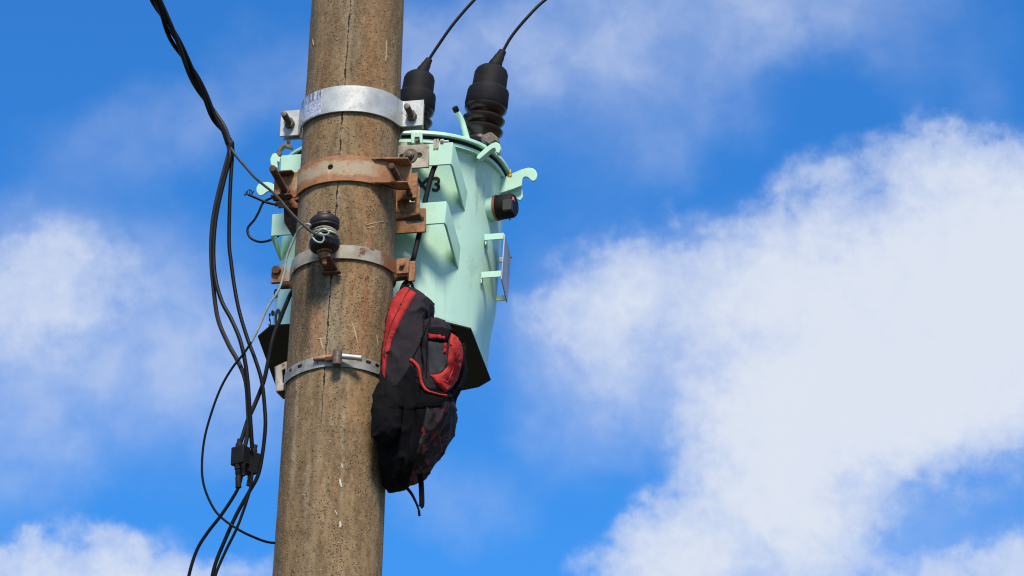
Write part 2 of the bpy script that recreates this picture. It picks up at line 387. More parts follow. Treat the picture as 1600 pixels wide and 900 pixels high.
def concrete():
    m = mat('weathered brown concrete', (.3, .2, .1), .9); t = m.node_tree; b = t.nodes[m['bsdf']]
    tc = nn(t, 'ShaderNodeTexCoord'); co = tc.outputs['Object']
    uv = nn(t, 'ShaderNodeUVMap'); U_ = uv.outputs[0]                  # (arc metres, height above Z0)
    sp = nn(t, 'ShaderNodeSeparateXYZ'); t.links.new(U_, sp.inputs[0]); ux, uz = sp.outputs[0], sp.outputs[1]
    def stretched(sc, d=6, r=.6, ds=0):
        mp = nn(t, 'ShaderNodeMapping', inp={'Scale': sc}); t.links.new(U_, mp.inputs[0]); return noise_(t, mp.outputs[0], 1, d, r, ds)
    base = mixc(t, mrange(t, stretched((16, 3.2, 1)), .34, .66), (.165, .108, .056), (.300, .205, .108))
    base = mixc(t, mrange(t, stretched((7, 2.2, 1), 5), .50, .72, 0, .65), base, (.250, .225, .180))         # grey lime bloom
    base = mixc(t, mrange(t, stretched((26, 4.5, 2), 6), .55, .72, 0, .85), base, (.290, .150, .064))        # rusty orange runs
    base = mixc(t, mrange(t, stretched((44, 3.0, 5), 6), .56, .74, 0, .6), base, (.095, .073, .050))         # dark runs
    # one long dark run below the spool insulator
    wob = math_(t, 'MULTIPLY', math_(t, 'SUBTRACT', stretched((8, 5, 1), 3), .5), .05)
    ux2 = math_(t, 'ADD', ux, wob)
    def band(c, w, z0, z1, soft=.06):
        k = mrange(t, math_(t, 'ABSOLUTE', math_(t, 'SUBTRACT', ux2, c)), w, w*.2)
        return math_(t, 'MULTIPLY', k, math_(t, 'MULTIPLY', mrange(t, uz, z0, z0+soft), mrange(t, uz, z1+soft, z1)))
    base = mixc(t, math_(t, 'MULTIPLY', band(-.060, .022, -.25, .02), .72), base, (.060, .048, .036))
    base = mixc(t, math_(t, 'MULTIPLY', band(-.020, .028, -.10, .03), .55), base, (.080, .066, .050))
    base = mixc(t, math_(t, 'MULTIPLY', band(.085, .05, .05, .75, .15), .5), base, (.300, .150, .060))
    base = mixc(t, math_(t, 'MULTIPLY', band(.080, .05, -.5, -.05, .15), .45), base, (.330, .180, .080))
    base = mixc(t, math_(t, 'MULTIPLY', band(-.035, .03, -.26, -.12, .05), .5), base, (.36, .17, .08))
    # rust bleeding down from bolts and band ends, water marks
    for (c, w, a, b_, st, cl) in ((.072, .016, .36, .58, .6, (.26, .10, .035)), (-.055, .014, .34, .60, .45, (.20, .085, .035)), (.045, .010, -.05, .20, .45, (.24, .10, .04)), (.095, .02, -.30, .10, .55, (.24, .10, .04)),
        (-.095, .016, -.34, .02, .5, (.13, .06, .03)), (.012, .012, -.52, -.30, .35, (.22, .10, .04)), (-.085, .010, -.62, -.26, .4, (.40, .34, .25)), (.055, .008, -.70, -.30, .35, (.42, .35, .25)), (-.03, .014, -.95, -.45, .35, (.38, .32, .23)), (-.12, .03, -.9, .9, .45, (.13, .105, .075))):
        base = mixc(t, math_(t, 'MULTIPLY', band(c, w, a, b_, .10), math_(t, 'MULTIPLY', st*1.25, mrange(t, stretched((30, 6, c*50), 5), .35, .6))), base, cl)
    # darker towards the top
    base = mixc(t, mrange(t, uz, .50, .80, 0, .35), base, (.16, .115, .075))
    # aggregate: pale stones and dark pits
    v1 = nn(t, 'ShaderNodeTexVoronoi', feature='F1', inp={'Scale': 210, 'Randomness': 1}); t.links.new(co, v1.inputs['Vector'])
    r1 = nn(t, 'ShaderNodeSeparateColor'); t.links.new(v1.outputs['Color'], r1.inputs[0])
    stone = math_(t, 'MULTIPLY', mrange(t, v1.outputs['Distance'], .42, .22), mrange(t, r1.outputs[0], .80, .92))
    base = mixc(t, math_(t, 'MULTIPLY', stone, .55), base, (.55, .45, .30))
    v2 = nn(t, 'ShaderNodeTexVoronoi', feature='F1', inp={'Scale': 240, 'Randomness': 1})
    dv = nn(t, 'ShaderNodeVectorMath', operation='MULTIPLY', inp={1: (1, 1, .8)}); t.links.new(co, dv.inputs[0]); t.links.new(dv.outputs[0], v2.inputs['Vector'])
    r2 = nn(t, 'ShaderNodeSeparateColor'); t.links.new(v2.outputs['Color'], r2.inputs[0])
    clus = mrange(t, stretched((9, 5, 9), 4), .36, .64, .94, .62)
    pit = math_(t, 'MULTIPLY', mrange(t, v2.outputs['Distance'], .50, .25), math_(t, 'GREATER_THAN', r2.outputs[0], clus))
    base = mixc(t, math_(t, 'MULTIPLY', pit, mrange(t, r2.outputs[1], 0, 1, .25, .95)), base, (.045, .033, .022))
    mn = noise_(t, co, 95, 5, .75)
    base = mixc(t, mrange(t, mn, .36, .50, .42, 0), base, (.075, .054, .034))
    base = mixc(t, mrange(t, mn, .54, .70, 0, .5), base, (.42, .32, .19))
    mm = stretched((60, 22, 7), 6, .7)
    base = mixc(t, mrange(t, mm, .36, .52, .45, 0), base, (.085, .060, .036))
    base = mixc(t, mrange(t, mm, .56, .72, 0, .4), base, (.40, .31, .19))
    fn = noise_(t, co, 320, 3, .7)
    base = mixc(t, mrange(t, fn, .3, .7, 0, .5), base, mixc(t, .5, base, (.05, .035, .02)))
    # mould seam: broken dark groove
    cx = math_(t, 'ADD', math_(t, 'MULTIPLY', uz, 0.012), .0015)
    cx = math_(t, 'ADD', cx, math_(t, 'MULTIPLY', math_(t, 'SUBTRACT', noise_(t, co, 38, 4, .7), .5), .010))
    dd = math_(t, 'ABSOLUTE', math_(t, 'SUBTRACT', ux, cx))
    wv = mrange(t, stretched((2, 22, 1), 6, .75), .38, .68, .0, .0034)
    crk = mrange(t, math_(t, 'DIVIDE', dd, math_(t, 'ADD', wv, .0002)), 1.15, .6)
    crk = math_(t, 'MULTIPLY', crk, mrange(t, uz, -.48, -.30))
    base = mixc(t, mrange(t, dd, .016, .004, 0, .22), base, (.34, .27, .18))
    base = mixc(t, math_(t, 'MULTIPLY', crk, .95), base, (.016, .012, .010))
    t.links.new(base, b.inputs['Base Color'])
    h = math_(t, 'SUBTRACT', math_(t, 'MULTIPLY', noise_(t, co, 110, 5, .65), .6), math_(t, 'ADD', math_(t, 'MULTIPLY', pit, 1.2), math_(t, 'MULTIPLY', crk, 1.6)))
    h = math_(t, 'ADD', h, math_(t, 'MULTIPLY', stone, .4))
    bb = nn(t, 'ShaderNodeBump', inp={'Strength': .9, 'Distance': .0016, 'Height': h}); t.links.new(bb.outputs[0], b.inputs['Normal'])
    b.inputs['Specular IOR Level'].default_value = .25
    return m
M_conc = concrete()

# ------------------------------------------------------------------ ground
bm = NB(); n = 40
g = [[bm.verts.new(((i/n-.5)*1600, (j/n-.5)*1600, 0)) for j in range(n+1)] for i in range(n+1)]
for i in range(n):
    for j in range(n): bm.faces.new((g[i][j], g[i+1][j], g[i+1][j+1], g[i][j+1]))
M_ground = mat('dry grass and soil', (.045, .055, .025), .95, 0, (.075, .065, .04), .8, .5, 20)
o = part('ground', bm, M_ground, None, M=Matrix()); o['kind'] = 'structure'; o['label'] = 'rough grassy ground far below the pole'

# ------------------------------------------------------------------ concrete pole
pole = root('utility_pole', 'tall tapered brown concrete pole with pitted surface and a broken seam crack', 'utility pole', (0, 0, 0))
bm = NB(); uvl = bm.loops.layers.uv.new('UVMap'); NA = 128
zs = [0, 1, 2, 3, 3.6] + [3.7+i*.02 for i in range(156)] + [7.2, 8.2, 9.4]
rings = []
for z in zs:
    ring = []
    for i in range(NA):
        th = 2*pi*i/NA; r = rp(z)
        p = V((sin(th), -cos(th), z)); r += .0012*noise.noise(p*V((6, 6, 3)).length*V((1, 1, 1))) if False else 0
        q = V((sin(th)*4, -cos(th)*4, z*5)); r += .0011*noise.noise(q) + .0006*noise.noise(q*3.1)
        ring.append(bm.verts.new((r*sin(th), -r*cos(th), z)))
    rings.append(ring)
for k in range(len(zs)-1):
    for i in range(NA):
        j = (i+1) % NA
        f = bm.faces.new((rings[k][i], rings[k][j], rings[k+1][j], rings[k+1][i]))
        for lp, (ii, zz) in zip(f.loops, ((i, k), (i+1, k), (i+1, k+1), (i, k+1))):
            th = 2*pi*ii/NA; th = th-2*pi if ii > NA/2 or (ii == NA//2 and i >= NA//2) else th
            lp[uvl].uv = (th*rp(zs[zz]), zs[zz]-Z0)
bm.faces.new(rings[-1]); bm.faces.new(rings[0])
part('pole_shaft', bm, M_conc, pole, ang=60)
M_chip = mat('white paint splash', (.55, .53, .48), .7, 0, (.5, .47, .42), 60)
M_scr = mat('pale scratch', (.46, .34, .22), .9, 0, (.34, .25, .16), 200)
def smear(name, pix, w, m, lift=.0012):
    bm = NB(); P = [pc(x, y, rp(pl(x, y, -78).z)+lift, M=PF) for x, y in pix]
    P = cr(P, 4); prev = None; N = len(P)
    for i, p in enumerate(P):
        r = V((p.x, p.y, 0)).normalized(); tg = (P[min(i+1, N-1)]-P[max(0, i-1)]).normalized(); sd_ = tg.cross(r).normalized()
        ww = w*S*.5*(.35+.65*sin(pi*(i+.5)/N))*(.8+.4*random.random())
        q = [p-sd_*ww, p+sd_*ww, p+sd_*ww-r*.003, p-sd_*ww-r*.003]
        row = [bm.verts.new(c) for c in q]
        if prev:
            for k in range(4): bm.faces.new((prev[k], row[k], row[(k+1) % 4], prev[(k+1) % 4]))
        else: bm.faces.new(row)
        prev = row
    bm.faces.new(prev); part(name, bm, m, pole)
for pix, w in (([(531, 748), (532, 755), (534, 761)], 2.8), ([(534, 724), (535, 731)], 2), ([(531, 814), (532, 820), (531, 824)], 2.8), ([(523, 797), (527, 804)], 1.6)):
    smear('paint_mark', pix, w, M_chip)
for pix, w in (([(571, 352), (585, 348), (600, 346)], 1.6), ([(574, 356), (588, 353)], 1.5), ([(549, 503), (554, 515), (559, 536)], 2.0), ([(604, 62), (604, 80), (603, 96)], 2.2),
               ([(500, 528), (505, 545)], 2.5), ([(497, 529), (510, 528)], 1.8), ([(589, 523), (591, 540)], 1.8), ([(488, 62), (489, 70)], 2), ([(527, 847), (531, 848)], 2)):
    smear('scratch_mark', pix, w, M_scr)

# ------------------------------------------------------------------ generic pole clamp
def clamp(rt, z0, z1, gap, tk, bl, br, af, mband, mear, fl=7*S, back=True, zc=None):
    """front half band with two ears lying in the plane a=af"""
    zm = (z0+z1)/2; r = rp(zm)+gap
    t1 = math.degrees(math.acos(max(-1, min(1, -af/(r+tk)))))
    t1 = min(t1, 84)
    P = arc(r, -t1+7, t1-7, 56)
    x0 = P[-1]; ex = [(x0[0]+.35*(r+fl-x0[0])+0.001, af-.35*(af-x0[1])), (r+fl*.75, af-.0012), (r+fl*1.4, af)]
    right = ex + [(br, af)]
    left = [(-x, y) for x, y in ex]
    path = [(-bl, af)] + left[::-1] + P + right
    bm = NB(); strip(bm, path, z0, z1, tk); o = part('band', bm, mband, rt, bevel=.5, ang=40)
    if back:
        path2 = [(-bl*.98, -af+.004)] + [(-x, -y+.004) for x, y in ex][::-1] + [(x, -y) for x, y in P] + [(x, -y+.004) for x, y in ex] + [(br*.98, -af+.004)]
        path2 = path2[::-1]
        bm = NB(); strip(bm, path2, z0, z1, tk); part('back_band', bm, mband, rt, bevel=.5, ang=40)
    return o, r

# ---- top galvanised clamp
zt = pl(550, 131, -84).z; zb = pl(550, 171, -84).z
af = -4*S
c1 = root('pole_clamp', 'topmost clean galvanised clamp around the pole, with a printed foil sticker', 'pole clamp', (0, -85*S, zb))
band, rr = clamp(c1, zb, zt, .003, .0055, 115*S, 118*S, af, M_galv, M_galv)
for (x, y, L) in ((452.7, 193.5, 40), (643.5, 182, 40)):
    p = pl(x, y, -8)
    bolt(c1, p, (0, -1, 0), L*S, 5.0*S, M_boltm, 9*S, M_boltm)
# sticker: curved patch on the band
def band_patch(rt, name, x0, x1, zlo, zhi, r, m, nx=16, nz=10):
    bm = NB(); uvl = bm.loops.layers.uv.new('UVMap')
    a0 = pc(x0, 0.5*(x0+x1)*0+150, r, M=PF); th0 = x0; th1 = x1
    gr = []; gi = []
    for i in range(nx+1):
        th = R_(th0+(th1-th0)*i/nx); r0 = []; r1 = []
        for j in range(nz+1):
            z = zlo+(zhi-zlo)*j/nz
            e = (.0025*S/S*noise.noise(V((i*.9, j*.9, 3))) if i in (0, nx) or j in (0, nz) else 0)
            rr_ = r+.0005+.0007*abs(noise.noise(V((i*.6, j*.6, 0))))
            tt = th+e*6*(i in (0, nx)); zz = z+e*(j in (0, nz))
            r0.append(bm.verts.new((rr_*sin(tt), -rr_*cos(tt), zz))); r1.append(bm.verts.new(((r-.001)*sin(tt), -(r-.001)*cos(tt), zz)))
        gr.append(r0); gi.append(r1)
    for i in range(nx):
        for j in range(nz):
            for G, s in ((gr, 1), (gi, -1)):
                ids = ((i, j), (i+1, j), (i+1, j+1), (i, j+1))[::s]
                f = bm.faces.new([G[a][b] for a, b in ids])
                for lp, (a, b) in zip(f.loops, ids): lp[uvl].uv = (a/nx, b/nz)
    for i in range(nx):
        for j in (0, nz): bm.faces.new((gr[i][j], gr[i+1][j], gi[i+1][j], gi[i][j]))
    for j in range(nz):
        for i in (0, nx): bm.faces.new((gr[i][j], gr[i][j+1], gi[i][j+1], gi[i][j]))
    return part(name, bm, m, rt, ang=60)
band_patch(c1, 'sticker', -74, -23, zb+.002, zt-.001, rr+.0056, M_foil)

# ---- rusty channel clamp
zt = pl(530, 242, -84).z; zb = pl(530, 281, -84).z; zm = (zt+zb)/2
r = rp(zm)+.003; tk = .0055
def rustband(t, co, c):
    uvs = nn(t, 'ShaderNodeSeparateXYZ'); t.links.new(co, uvs.inputs[0])
    z = math_(t, 'ADD', uvs.outputs[2], math_(t, 'MULTIPLY', math_(t, 'SUBTRACT', noise_(t, co, 26, 5, .6), .5), .040))
    k = math_(t, 'MULTIPLY', mrange(t, z, .014, .026), mrange(t, z, .062, .050))
    xx = math_(t, 'ADD', uvs.outputs[0], math_(t, 'MULTIPLY', math_(t, 'SUBTRACT', noise_(t, co, 20, 4, .6), .5), .05)); kx = math_(t, 'MULTIPLY', mrange(t, xx, .100, .062), mrange(t, uvs.outputs[0], -.146, -.136))
    k = math_(t, 'MULTIPLY', math_(t, 'MULTIPLY', k, kx), mrange(t, noise_(t, co, 60, 4, .6), .30, .48))
    return mixc(t, k, c, mixc(t, noise_(t, co, 40, 5, .6), (.42, .30, .17), (.33, .29, .22)))
M_rustband = mat('galvanised band rusting from its edges', (.36, .175, .080), .75, .05, (.26, .110, .048), 30, .4, 300, extra=rustband)
c2 = root('pole_clamp', 'rust-streaked wide clamp with one round hole and long rusty bolts, second from the top', 'pole clamp', (0, 0, zb))
er = pl(624, 284, -26); el = pl(446, 301, -26)
P = arc(r, -66, 44, 60)
re = [(83*S, -44*S), (90*S, -32*S), (96*S, -27*S)]
path = [(-114*S, -22*S), (-92*S, -22*S), (-85*S, -27*S)] + P + [(70*S, -52*S), (80*S, -36*S), (88*S, -29*S), (108*S, -26*S)]
bm = NB(); strip(bm, path, zb, zt, tk); ob = part('band', bm, M_rustband, c2, bevel=.5, ang=40)
hp = pc(515.5, 261, r+tk, M=PF)
def cut(bm): cyl(bm, V((hp.x*1.2, hp.y*1.3, hp.z)), V((hp.x*.6, hp.y*.6, hp.z)), 4.6*S, 20)
boolcut(ob, [cut])
for z in (zt, zb):        # ear edge flanges (channel lips)
    dz = -.004 if z == zt else 0
    bm = NB(); a = [(52*S, -65*S), (108*S, -56*S), (108*S, -26*S), (88*S, -29*S), (80*S, -36*S), (70*S, -50*S)]
    extr(bm, [V((x, y, z+dz)) for x, y in a], (0, 0, .004)); part('ear_lip', bm, M_rust, c2, bevel=.4)
    bm = NB(); a = [(-114*S, -22*S), (-114*S, -44*S), (-82*S, -44*S), (-80*S, -34*S), (-88*S, -22*S)]
    extr(bm, [V((x, y, z+dz)) for x, y in a], (0, 0, .004)); part('ear_lip', bm, M_rustdark, c2, bevel=.4)
bolt(c2, pl(624.5, 284, -29), (0, -1, 0), 62*S, 5*S, M_rustdark, 9*S, M_rustdark)
bolt(c2, pl(446, 300, -26), (0.02, -1, 0), 92*S, 5.5*S, M_rustdark, 9*S, M_rustdark)
# back half: heavy channel
bp = [(-112*S, -2*S), (-92*S, -2*S)] + [(x, -y) for x, y in arc(r+.001, -84, 84, 40)] + [(92*S, -2*S), (112*S, -2*S)]
bm = NB(); strip(bm, bp[::-1], zb-.004, zt-.004, .006); part('back_band', bm, M_rust, c2, bevel=.5)

# ---- mounting bracket between rusty clamp and transformer
rb = root('mounting_bracket', 'rusty slotted steel bracket reaching from the pole clamp to the lower tank hanger', 'bracket', (0, 80*S, pl(640, 364, 86).z))
# two rusty plates right, with hole and slot
p = [pl(x, y, 14) for x, y in ((612, 288), (656, 291), (655, 334), (612, 344))]
bm = NB(); extr(bm, p, (0, .006, 0)); o = part('upper_plate', bm, M_rust, rb, bevel=.6)
hq = pl(644, 309, 14)
boolcut(o, [lambda b: box(b, (hq.x-4.5*S, hq.y-.02, hq.z-7*S), (hq.x+4.5*S, hq.y+.03, hq.z+7*S))])
bolt(rb, pl(644.5, 310, 12), (-.06, -1, 0), 26*S, 4.5*S, M_rustdark)
bm = NB(); p = [pl(x, y, 14) for x, y in ((612, 334), (655, 334), (655, 330), (612, 330))]
q = [V((v.x, 40*S, v.z-.002)) for v in p]; hexa(bm, p, q); part('web', bm, M_rustdark, rb, bevel=.4)
lp_ = [pl(x, y, 84) for x, y in ((600, 326), (665, 325), (665, 362), (600, 366))]
bm = NB(); extr(bm, lp_, (0, .007, 0)); o = part('slotted_plate', bm, M_rust, rb, bevel=.6)
sl_ = pl(648, 344, 84)
def slot(b, c, L, h):
    pts = [V((c.x+L*s_+h*cos(th), c.y-.02, c.z+h*sin(th))) for s_, a0 in ((1, -90), (-1, 90)) for th in [R_(a0+180*i/8) for i in range(9)]]
    extr(b, pts, (0, .06, 0))
boolcut(o, [lambda b: slot(b, sl_, 10*S, 5.2*S)])
bm = NB(); cyl(bm, pl(650, 341, 82), pl(650, 341, 92), 4.5*S, 14); part('bolt', bm, M_rustdark, rb)
# left side
p = [pl(x, y, 20) for x, y in ((443, 322), (476, 318), (476, 354), (464, 353), (444, 348))]
bm = NB(); extr(bm, p, (0, 60*S, 0)); part('side_arm', bm, M_rustdark, rb, bevel=.6)
p = [pl(x, y, 2) for x, y in ((429, 322), (433, 300), (476, 292), (476, 309), (447, 317))]
bm = NB(); extr(bm, p, (0, .006, 0)); part('side_plate', bm, M_rustdark, rb, bevel=.6)

ub = root('mounting_bracket', 'grey galvanised slotted plate bolted to the upper tank hanger right of the pole', 'bracket', (90*S, 90*S, pl(645, 262, 88).z))
p = [pl(x, y, 92) for x, y in ((590, 229), (670, 225), (670, 261), (590, 266))]
bm = NB(); extr(bm, p, (0, .007, 0)); o = part('slotted_plate', bm, M_galv_rust, ub, bevel=.6)
sc_ = pl(641.5, 243.5, 92)
boolcut(o, [lambda b: slot(b, sc_, 14*S, 5*S)])
bolt(ub, sc_+V((-.5*S, -.0005, 0)), (-.05, -1, 0), 8*S, 5*S, M_boltm, 7.5*S, M_boltm, washer=12.5*S, nh=4*S)
bm = NB(); lp2 = [pl(x, y, 93) for x, y in ((626, 228), (636, 227), (636, 222), (626, 223))]; extr(bm, lp2, (0, .02, 0)); part('lug', bm, M_galv_rust, ub)
bm = NB(); box(bm, (-30*S, 78*S, sc_.z-8*S), (30*S, 92*S, sc_.z+6*S)); part('spacer', bm, M_galv_rust, ub, bevel=.6)

# ---- thin rust-ended band carrying the insulator
zt = pl(545, 381, -82).z; zb = pl(545, 402, -82).z
c3 = root('pole_clamp', 'narrow grey pole band with rusty ears, behind the black spool insulator', 'pole clamp', (0, -83*S, zb))
M_band3 = mat('dull band rusting at its ends', (.36, .34, .29), .62, .15, (.26, .225, .17), 26, .3, 260,
  extra=lambda t, co, c: mixc(t, mrange(t, math_(t, 'ADD', math_(t, 'ABSOLUTE', nn(t, 'ShaderNodeSeparateXYZ', inp={0: co}).outputs[0]), math_(t, 'MULTIPLY', noise_(t, co, 40, 5, .6), .05)), .140, .160), rusted(.05)(t, co, c), (.20, .08, .032)))
band, r3 = clamp(c3, zb, zt, .002, .004, 104*S, 98*S, -3*S, M_band3, M_rust, fl=6*S, back=False)
zm3 = (zt+zb)/2
for sx, x, y, bw in ((1, 629, 415, 1), (-1, 433, 424, -1)):
    p = pl(x, y, -7)
    bm = NB(); box(bm, (p.x-9*S, p.y-.004, zb-2*S), (p.x+10*S, p.y+.008, zt+1*S)); part('ear', bm, M_rust, c3, bevel=.6)
    bolt(c3, p+V((0, -.004, 0)), (0, -1, 0), 5*S, 4*S, M_rust, 7.5*S if sx < 0 else None, M_rustdark)
    if sx > 0:
        bm = NB(); box(bm, (p.x+8*S, 2*S, zb-11*S), (p.x+18*S, 7*S, zt)); part('ear', bm, M_rust, c3, bevel=.6)
bb = [(-104*S, 12*S), (-90*S, 12*S)] + [(x, -y) for x, y in arc(r3, -80, 80, 40)] + [(88*S, 12*S), (100*S, 12*S)]
bm = NB(); strip(bm, bb[::-1], zb-4*S, zt-4*S, .006); part('back_band', bm, M_rustdark, c3)

# ---- perforated strap
zt = pl(545, 553, -80).z; zb = pl(545, 571, -80).z
zlf = lambda z: (lambda b: z - max(0, -(b))*0.085 - max(0, b)*.02)
c4 = root('pole_strap', 'lowest perforated zinc strap tightened by a screw buckle, square end plate at left', 'pole strap', (0, -83*S, zb))
r4 = rp(zb)+.002
bm = NB(); strip(bm, arc(r4, -84, 88, 90), zlf(zb), zlf(zt), .003); ob = part('band', bm, M_strapm, c4, ang=60)
def hcut(x, y, w=5.2, h=3.0):
    p = pc(x, y, r4+.003, M=PF); rad = V((p.x, p.y, 0)).normalized(); tg = V((-rad.y, rad.x, 0))
    def f(b):
        pts = [p-rad*.02+tg*(w*S*cos(th)*.6+ (1 if cos(th) > 0 else -1)*w*S*.4)+V((0, 0, 1))*h*S*sin(th) for th in [2*pi*i/16+.01 for i in range(16)]]
        extr(b, pts, rad*.03)
    return f
boolcut(ob, [hcut(x, y) for x, y in ((453.5, 579), (468, 572.3), (561, 562), (576, 566), (590, 571.5))]+[hcut(444.8, 583.5, 4, 3)]+[hcut(496, 567, 1.2, 1.2)])
bp_ = pl(527, 551, -91)
bm = NB(); lathe(bm, V((bp_.x, -90*S, zb-1.5*S)), (0, 0, 1), [(0, 5.5*S), (0, 7.2*S), (zt-zb+3*S, 7.2*S), (zt-zb+3*S, 4.5*S)], 24); part('buckle', bm, M_boltm, c4, ang=50)
m_ = (zt+zb)/2+3*S
p0_ = V((bp_.x, -88*S, m_)); 
bm = NB(); cyl(bm, p0_+V((-7*S, 0, -1*S)), p0_+V((-38*S, 3*S, 0)), 3.0*S, 14); lathe(bm, p0_+V((-7*S, 0, -1*S)), (-1, .1, .02), [(0, 5.4*S), (11*S, 5.4*S)], 6); part('bolt', bm, M_rust, c4)
bm = NB(); cyl(bm, p0_+V((7*S, 0, 0)), p0_+V((36*S, 5*S, -3*S)), 4.4*S, 14, 4.0*S); part('bolt', bm, M_galv, c4)
# end plate with slot at left
pp = [pl(x, y, -12) for x, y in ((429, 573), (446, 565), (460, 562), (460, 598), (447, 610), (431, 612))]
bm = NB(); extr(bm, pp, (0, .005, 0)); o = part('end_plate', bm, M_galv_rust, c4, bevel=.7)
ps = [pl(x, y, -12) for x, y in ((440.5, 578), (446, 575), (446, 597), (441.5, 599))]
boolcut(o, [lambda b: extr(b, [p_+V((0, -.01, 0)) for p_ in ps], (0, .03, 0))])
p2 = [pl(x, y, -12) for x, y in ((431, 612), (447, 610), (459, 598))]
bm = NB(); hexa(bm, p2+[p2[-1]+V((0, 0, .003)), p2[1]+V((0, 0, .003)), p2[0]+V((0, 0, .003))], [v+V((3*S, 34*S, 0)) for v in p2+[p2[-1]+V((0, 0, .003)), p2[1]+V((0, 0, .003)), p2[0]+V((0, 0, .003))]]); part('end_flange', bm, M_rustdark, c4)
p3 = [pl(x, y, -12) for x, y in ((429, 573), (431, 612))]
bm = NB(); extr(bm, [p3[0], p3[1], p3[1]+V((3*S, 34*S, 0)), p3[0]+V((3*S, 34*S, 0))], (.003, 0, 0)); part('end_flange', bm, M_strapm, c4)

# ------------------------------------------------------------------ spool insulator
ib = pl(507, 400, -114); it = pl(507, 336, -114)
sp_ = root('spool_insulator', 'dark ribbed spool insulator bound with pale wire on the front of the pole', 'insulator', ib)
ax = (it-ib); L = ax.length
def fr(y): return (400-y)/64*L
prof = [(fr(393), 9), (fr(392.5), 16), (fr(390), 21), (fr(386), 23.3), (fr(379), 23.6), (fr(376), 23), (fr(373.5), 19.5), (fr(371), 17), (fr(364), 16), (fr(361), 17), (fr(359), 20.5), (fr(357), 22.8), (fr(355), 23.2), (fr(353.5), 22), (fr(352), 23.2), (fr(345), 23.2), (fr(343), 21.5), (fr(341), 19.5), (fr(340.5), 11)]
bm = NB(); lathe(bm, ib, ax, [(a, b*S) for a, b in prof], 40); part('porcelain_body', bm, M_ins, sp_, ang=60)
bm = NB(); lathe(bm, ib, ax, [(fr(341), 10.5*S), (fr(335), 10.5*S), (fr(334), 8.5*S)], 20); part('top_cap', bm, M_boltm, sp_)
bm = NB(); lathe(bm, ib, ax, [(fr(413), 4*S), (fr(391), 4*S)], 12); lathe(bm, ib, ax, [(fr(405), 9*S), (fr(396), 9*S)], 6); lathe(bm, ib, ax, [(fr(395), 12*S), (fr(392.5), 12*S)], 20); part('bolt', bm, M_rust, sp_)
# bracket bar back to the pole, top and bottom
z = it+V((0, 0, .004)); w = 10*S
bm = NB(); box(bm, (z.x-w, -122*S, z.z-.003), (z.x+w, -60*S, z.z+.003)); part('arm', bm, M_rustdark, sp_, bevel=.4)
qa = pl(506, 397, -122); qb = pl(519, 423, -81)
bm = NB(); hexa(bm, [qa+V((-w, 0, 0)), qa+V((w, 0, 0)), qa+V((w, 0, -.007)), qa+V((-w, 0, -.007))], [qb+V((-w, 0, 0)), qb+V((w, 0, 0)), qb+V((w, 0, -.007)), qb+V((-w, 0, -.007))]); part('arm', bm, M_rustdark, sp_, bevel=.4)
bm = NB(); box(bm, (qb.x-14*S, -90*S, qb.z-.010), (qb.x+14*S, -79*S, qb.z-.006)); part('foot', bm, M_rustdark, sp_, bevel=.3)
# binding wire on the spool
bm = NB()
for k, (y, ph) in enumerate(((369, 0), (366, .5), (363, 1.2), (367.5, 2.1))):
    cc = ib+ax*(fr(y)/L); pts = [cc+V((sin(th)*19*S, -cos(th)*19*S, 1.6*S*sin(th*2+ph))) for th in [2*pi*i/24 for i in range(25)]]
    tube(bm, pts, 1.35*S, 8, 2)
part('binding_wire', bm, M_cream, sp_)
bm = NB()
tube(bm, [pl(x, y, a) for x, y, a in ((487, 362, -128), (489, 371, -138), (494, 377, -141), (502, 379, -141), (506, 374, -141), (505, 368, -142), (500, 362, -141), (512, 361, -141), (522, 364, -136), (529, 369, -125))], 1.5*S, 8, 8)
tube(bm, [pl(x, y, a) for x, y, a in ((494, 366, -140), (500, 360, -143), (507, 358, -144), (514, 363, -142), (509, 367, -143), (498, 365, -142))], 1.4*S, 8, 8)
part('wire_knot', bm, M_wire, sp_)

# ------------------------------------------------------------------ transformer
RT_ = 182*S
zbot = pl(600, 499, 290-182).z - 0.0; zbot = pc(600, 499, RT_).z
ztop = pc(655, 212, RT_+.006).z
tr = root('transformer', 'pale mint green pole transformer with two black capped bushings behind the pole', 'transformer', (0, 0, zbot), M=TF)
# octagonal base outline
oc = [pz(x, y, zbot, M=TF) for x, y in ((423, 507), (560, 501), (676, 497), (736, 512), (767, 592), (748, 603), (713, 610), (600, 622), (500, 616), (432, 604), (403, 524))]
def rpoly(th):
    d = V((sin(th), -cos(th))); best = 9
    for a, b in zip(oc, oc[1:]+oc[:1]):
        e = V((b.x-a.x, b.y-a.y)); den = d.x*e.y-d.y*e.x
        if abs(den) < 1e-9: continue
        k = (a.x*e.y-a.y*e.x)/den; u = (a.x*d.y-a.y*d.x)/den
        if k > 0 and -1e-6 <= u <= 1+1e-6: best = min(best, k)
    return best
def sqf(th, e=2.5): return (abs(sin(th))**e+abs(cos(th))**e)**(-1/e)
def squircle(bm, w=1.0):
    for v in bm.verts:
        f = 1+(sqf(math.atan2(v.co.x, -v.co.y))-1)*w; v.co.x *= f; v.co.y *= f
    return bm
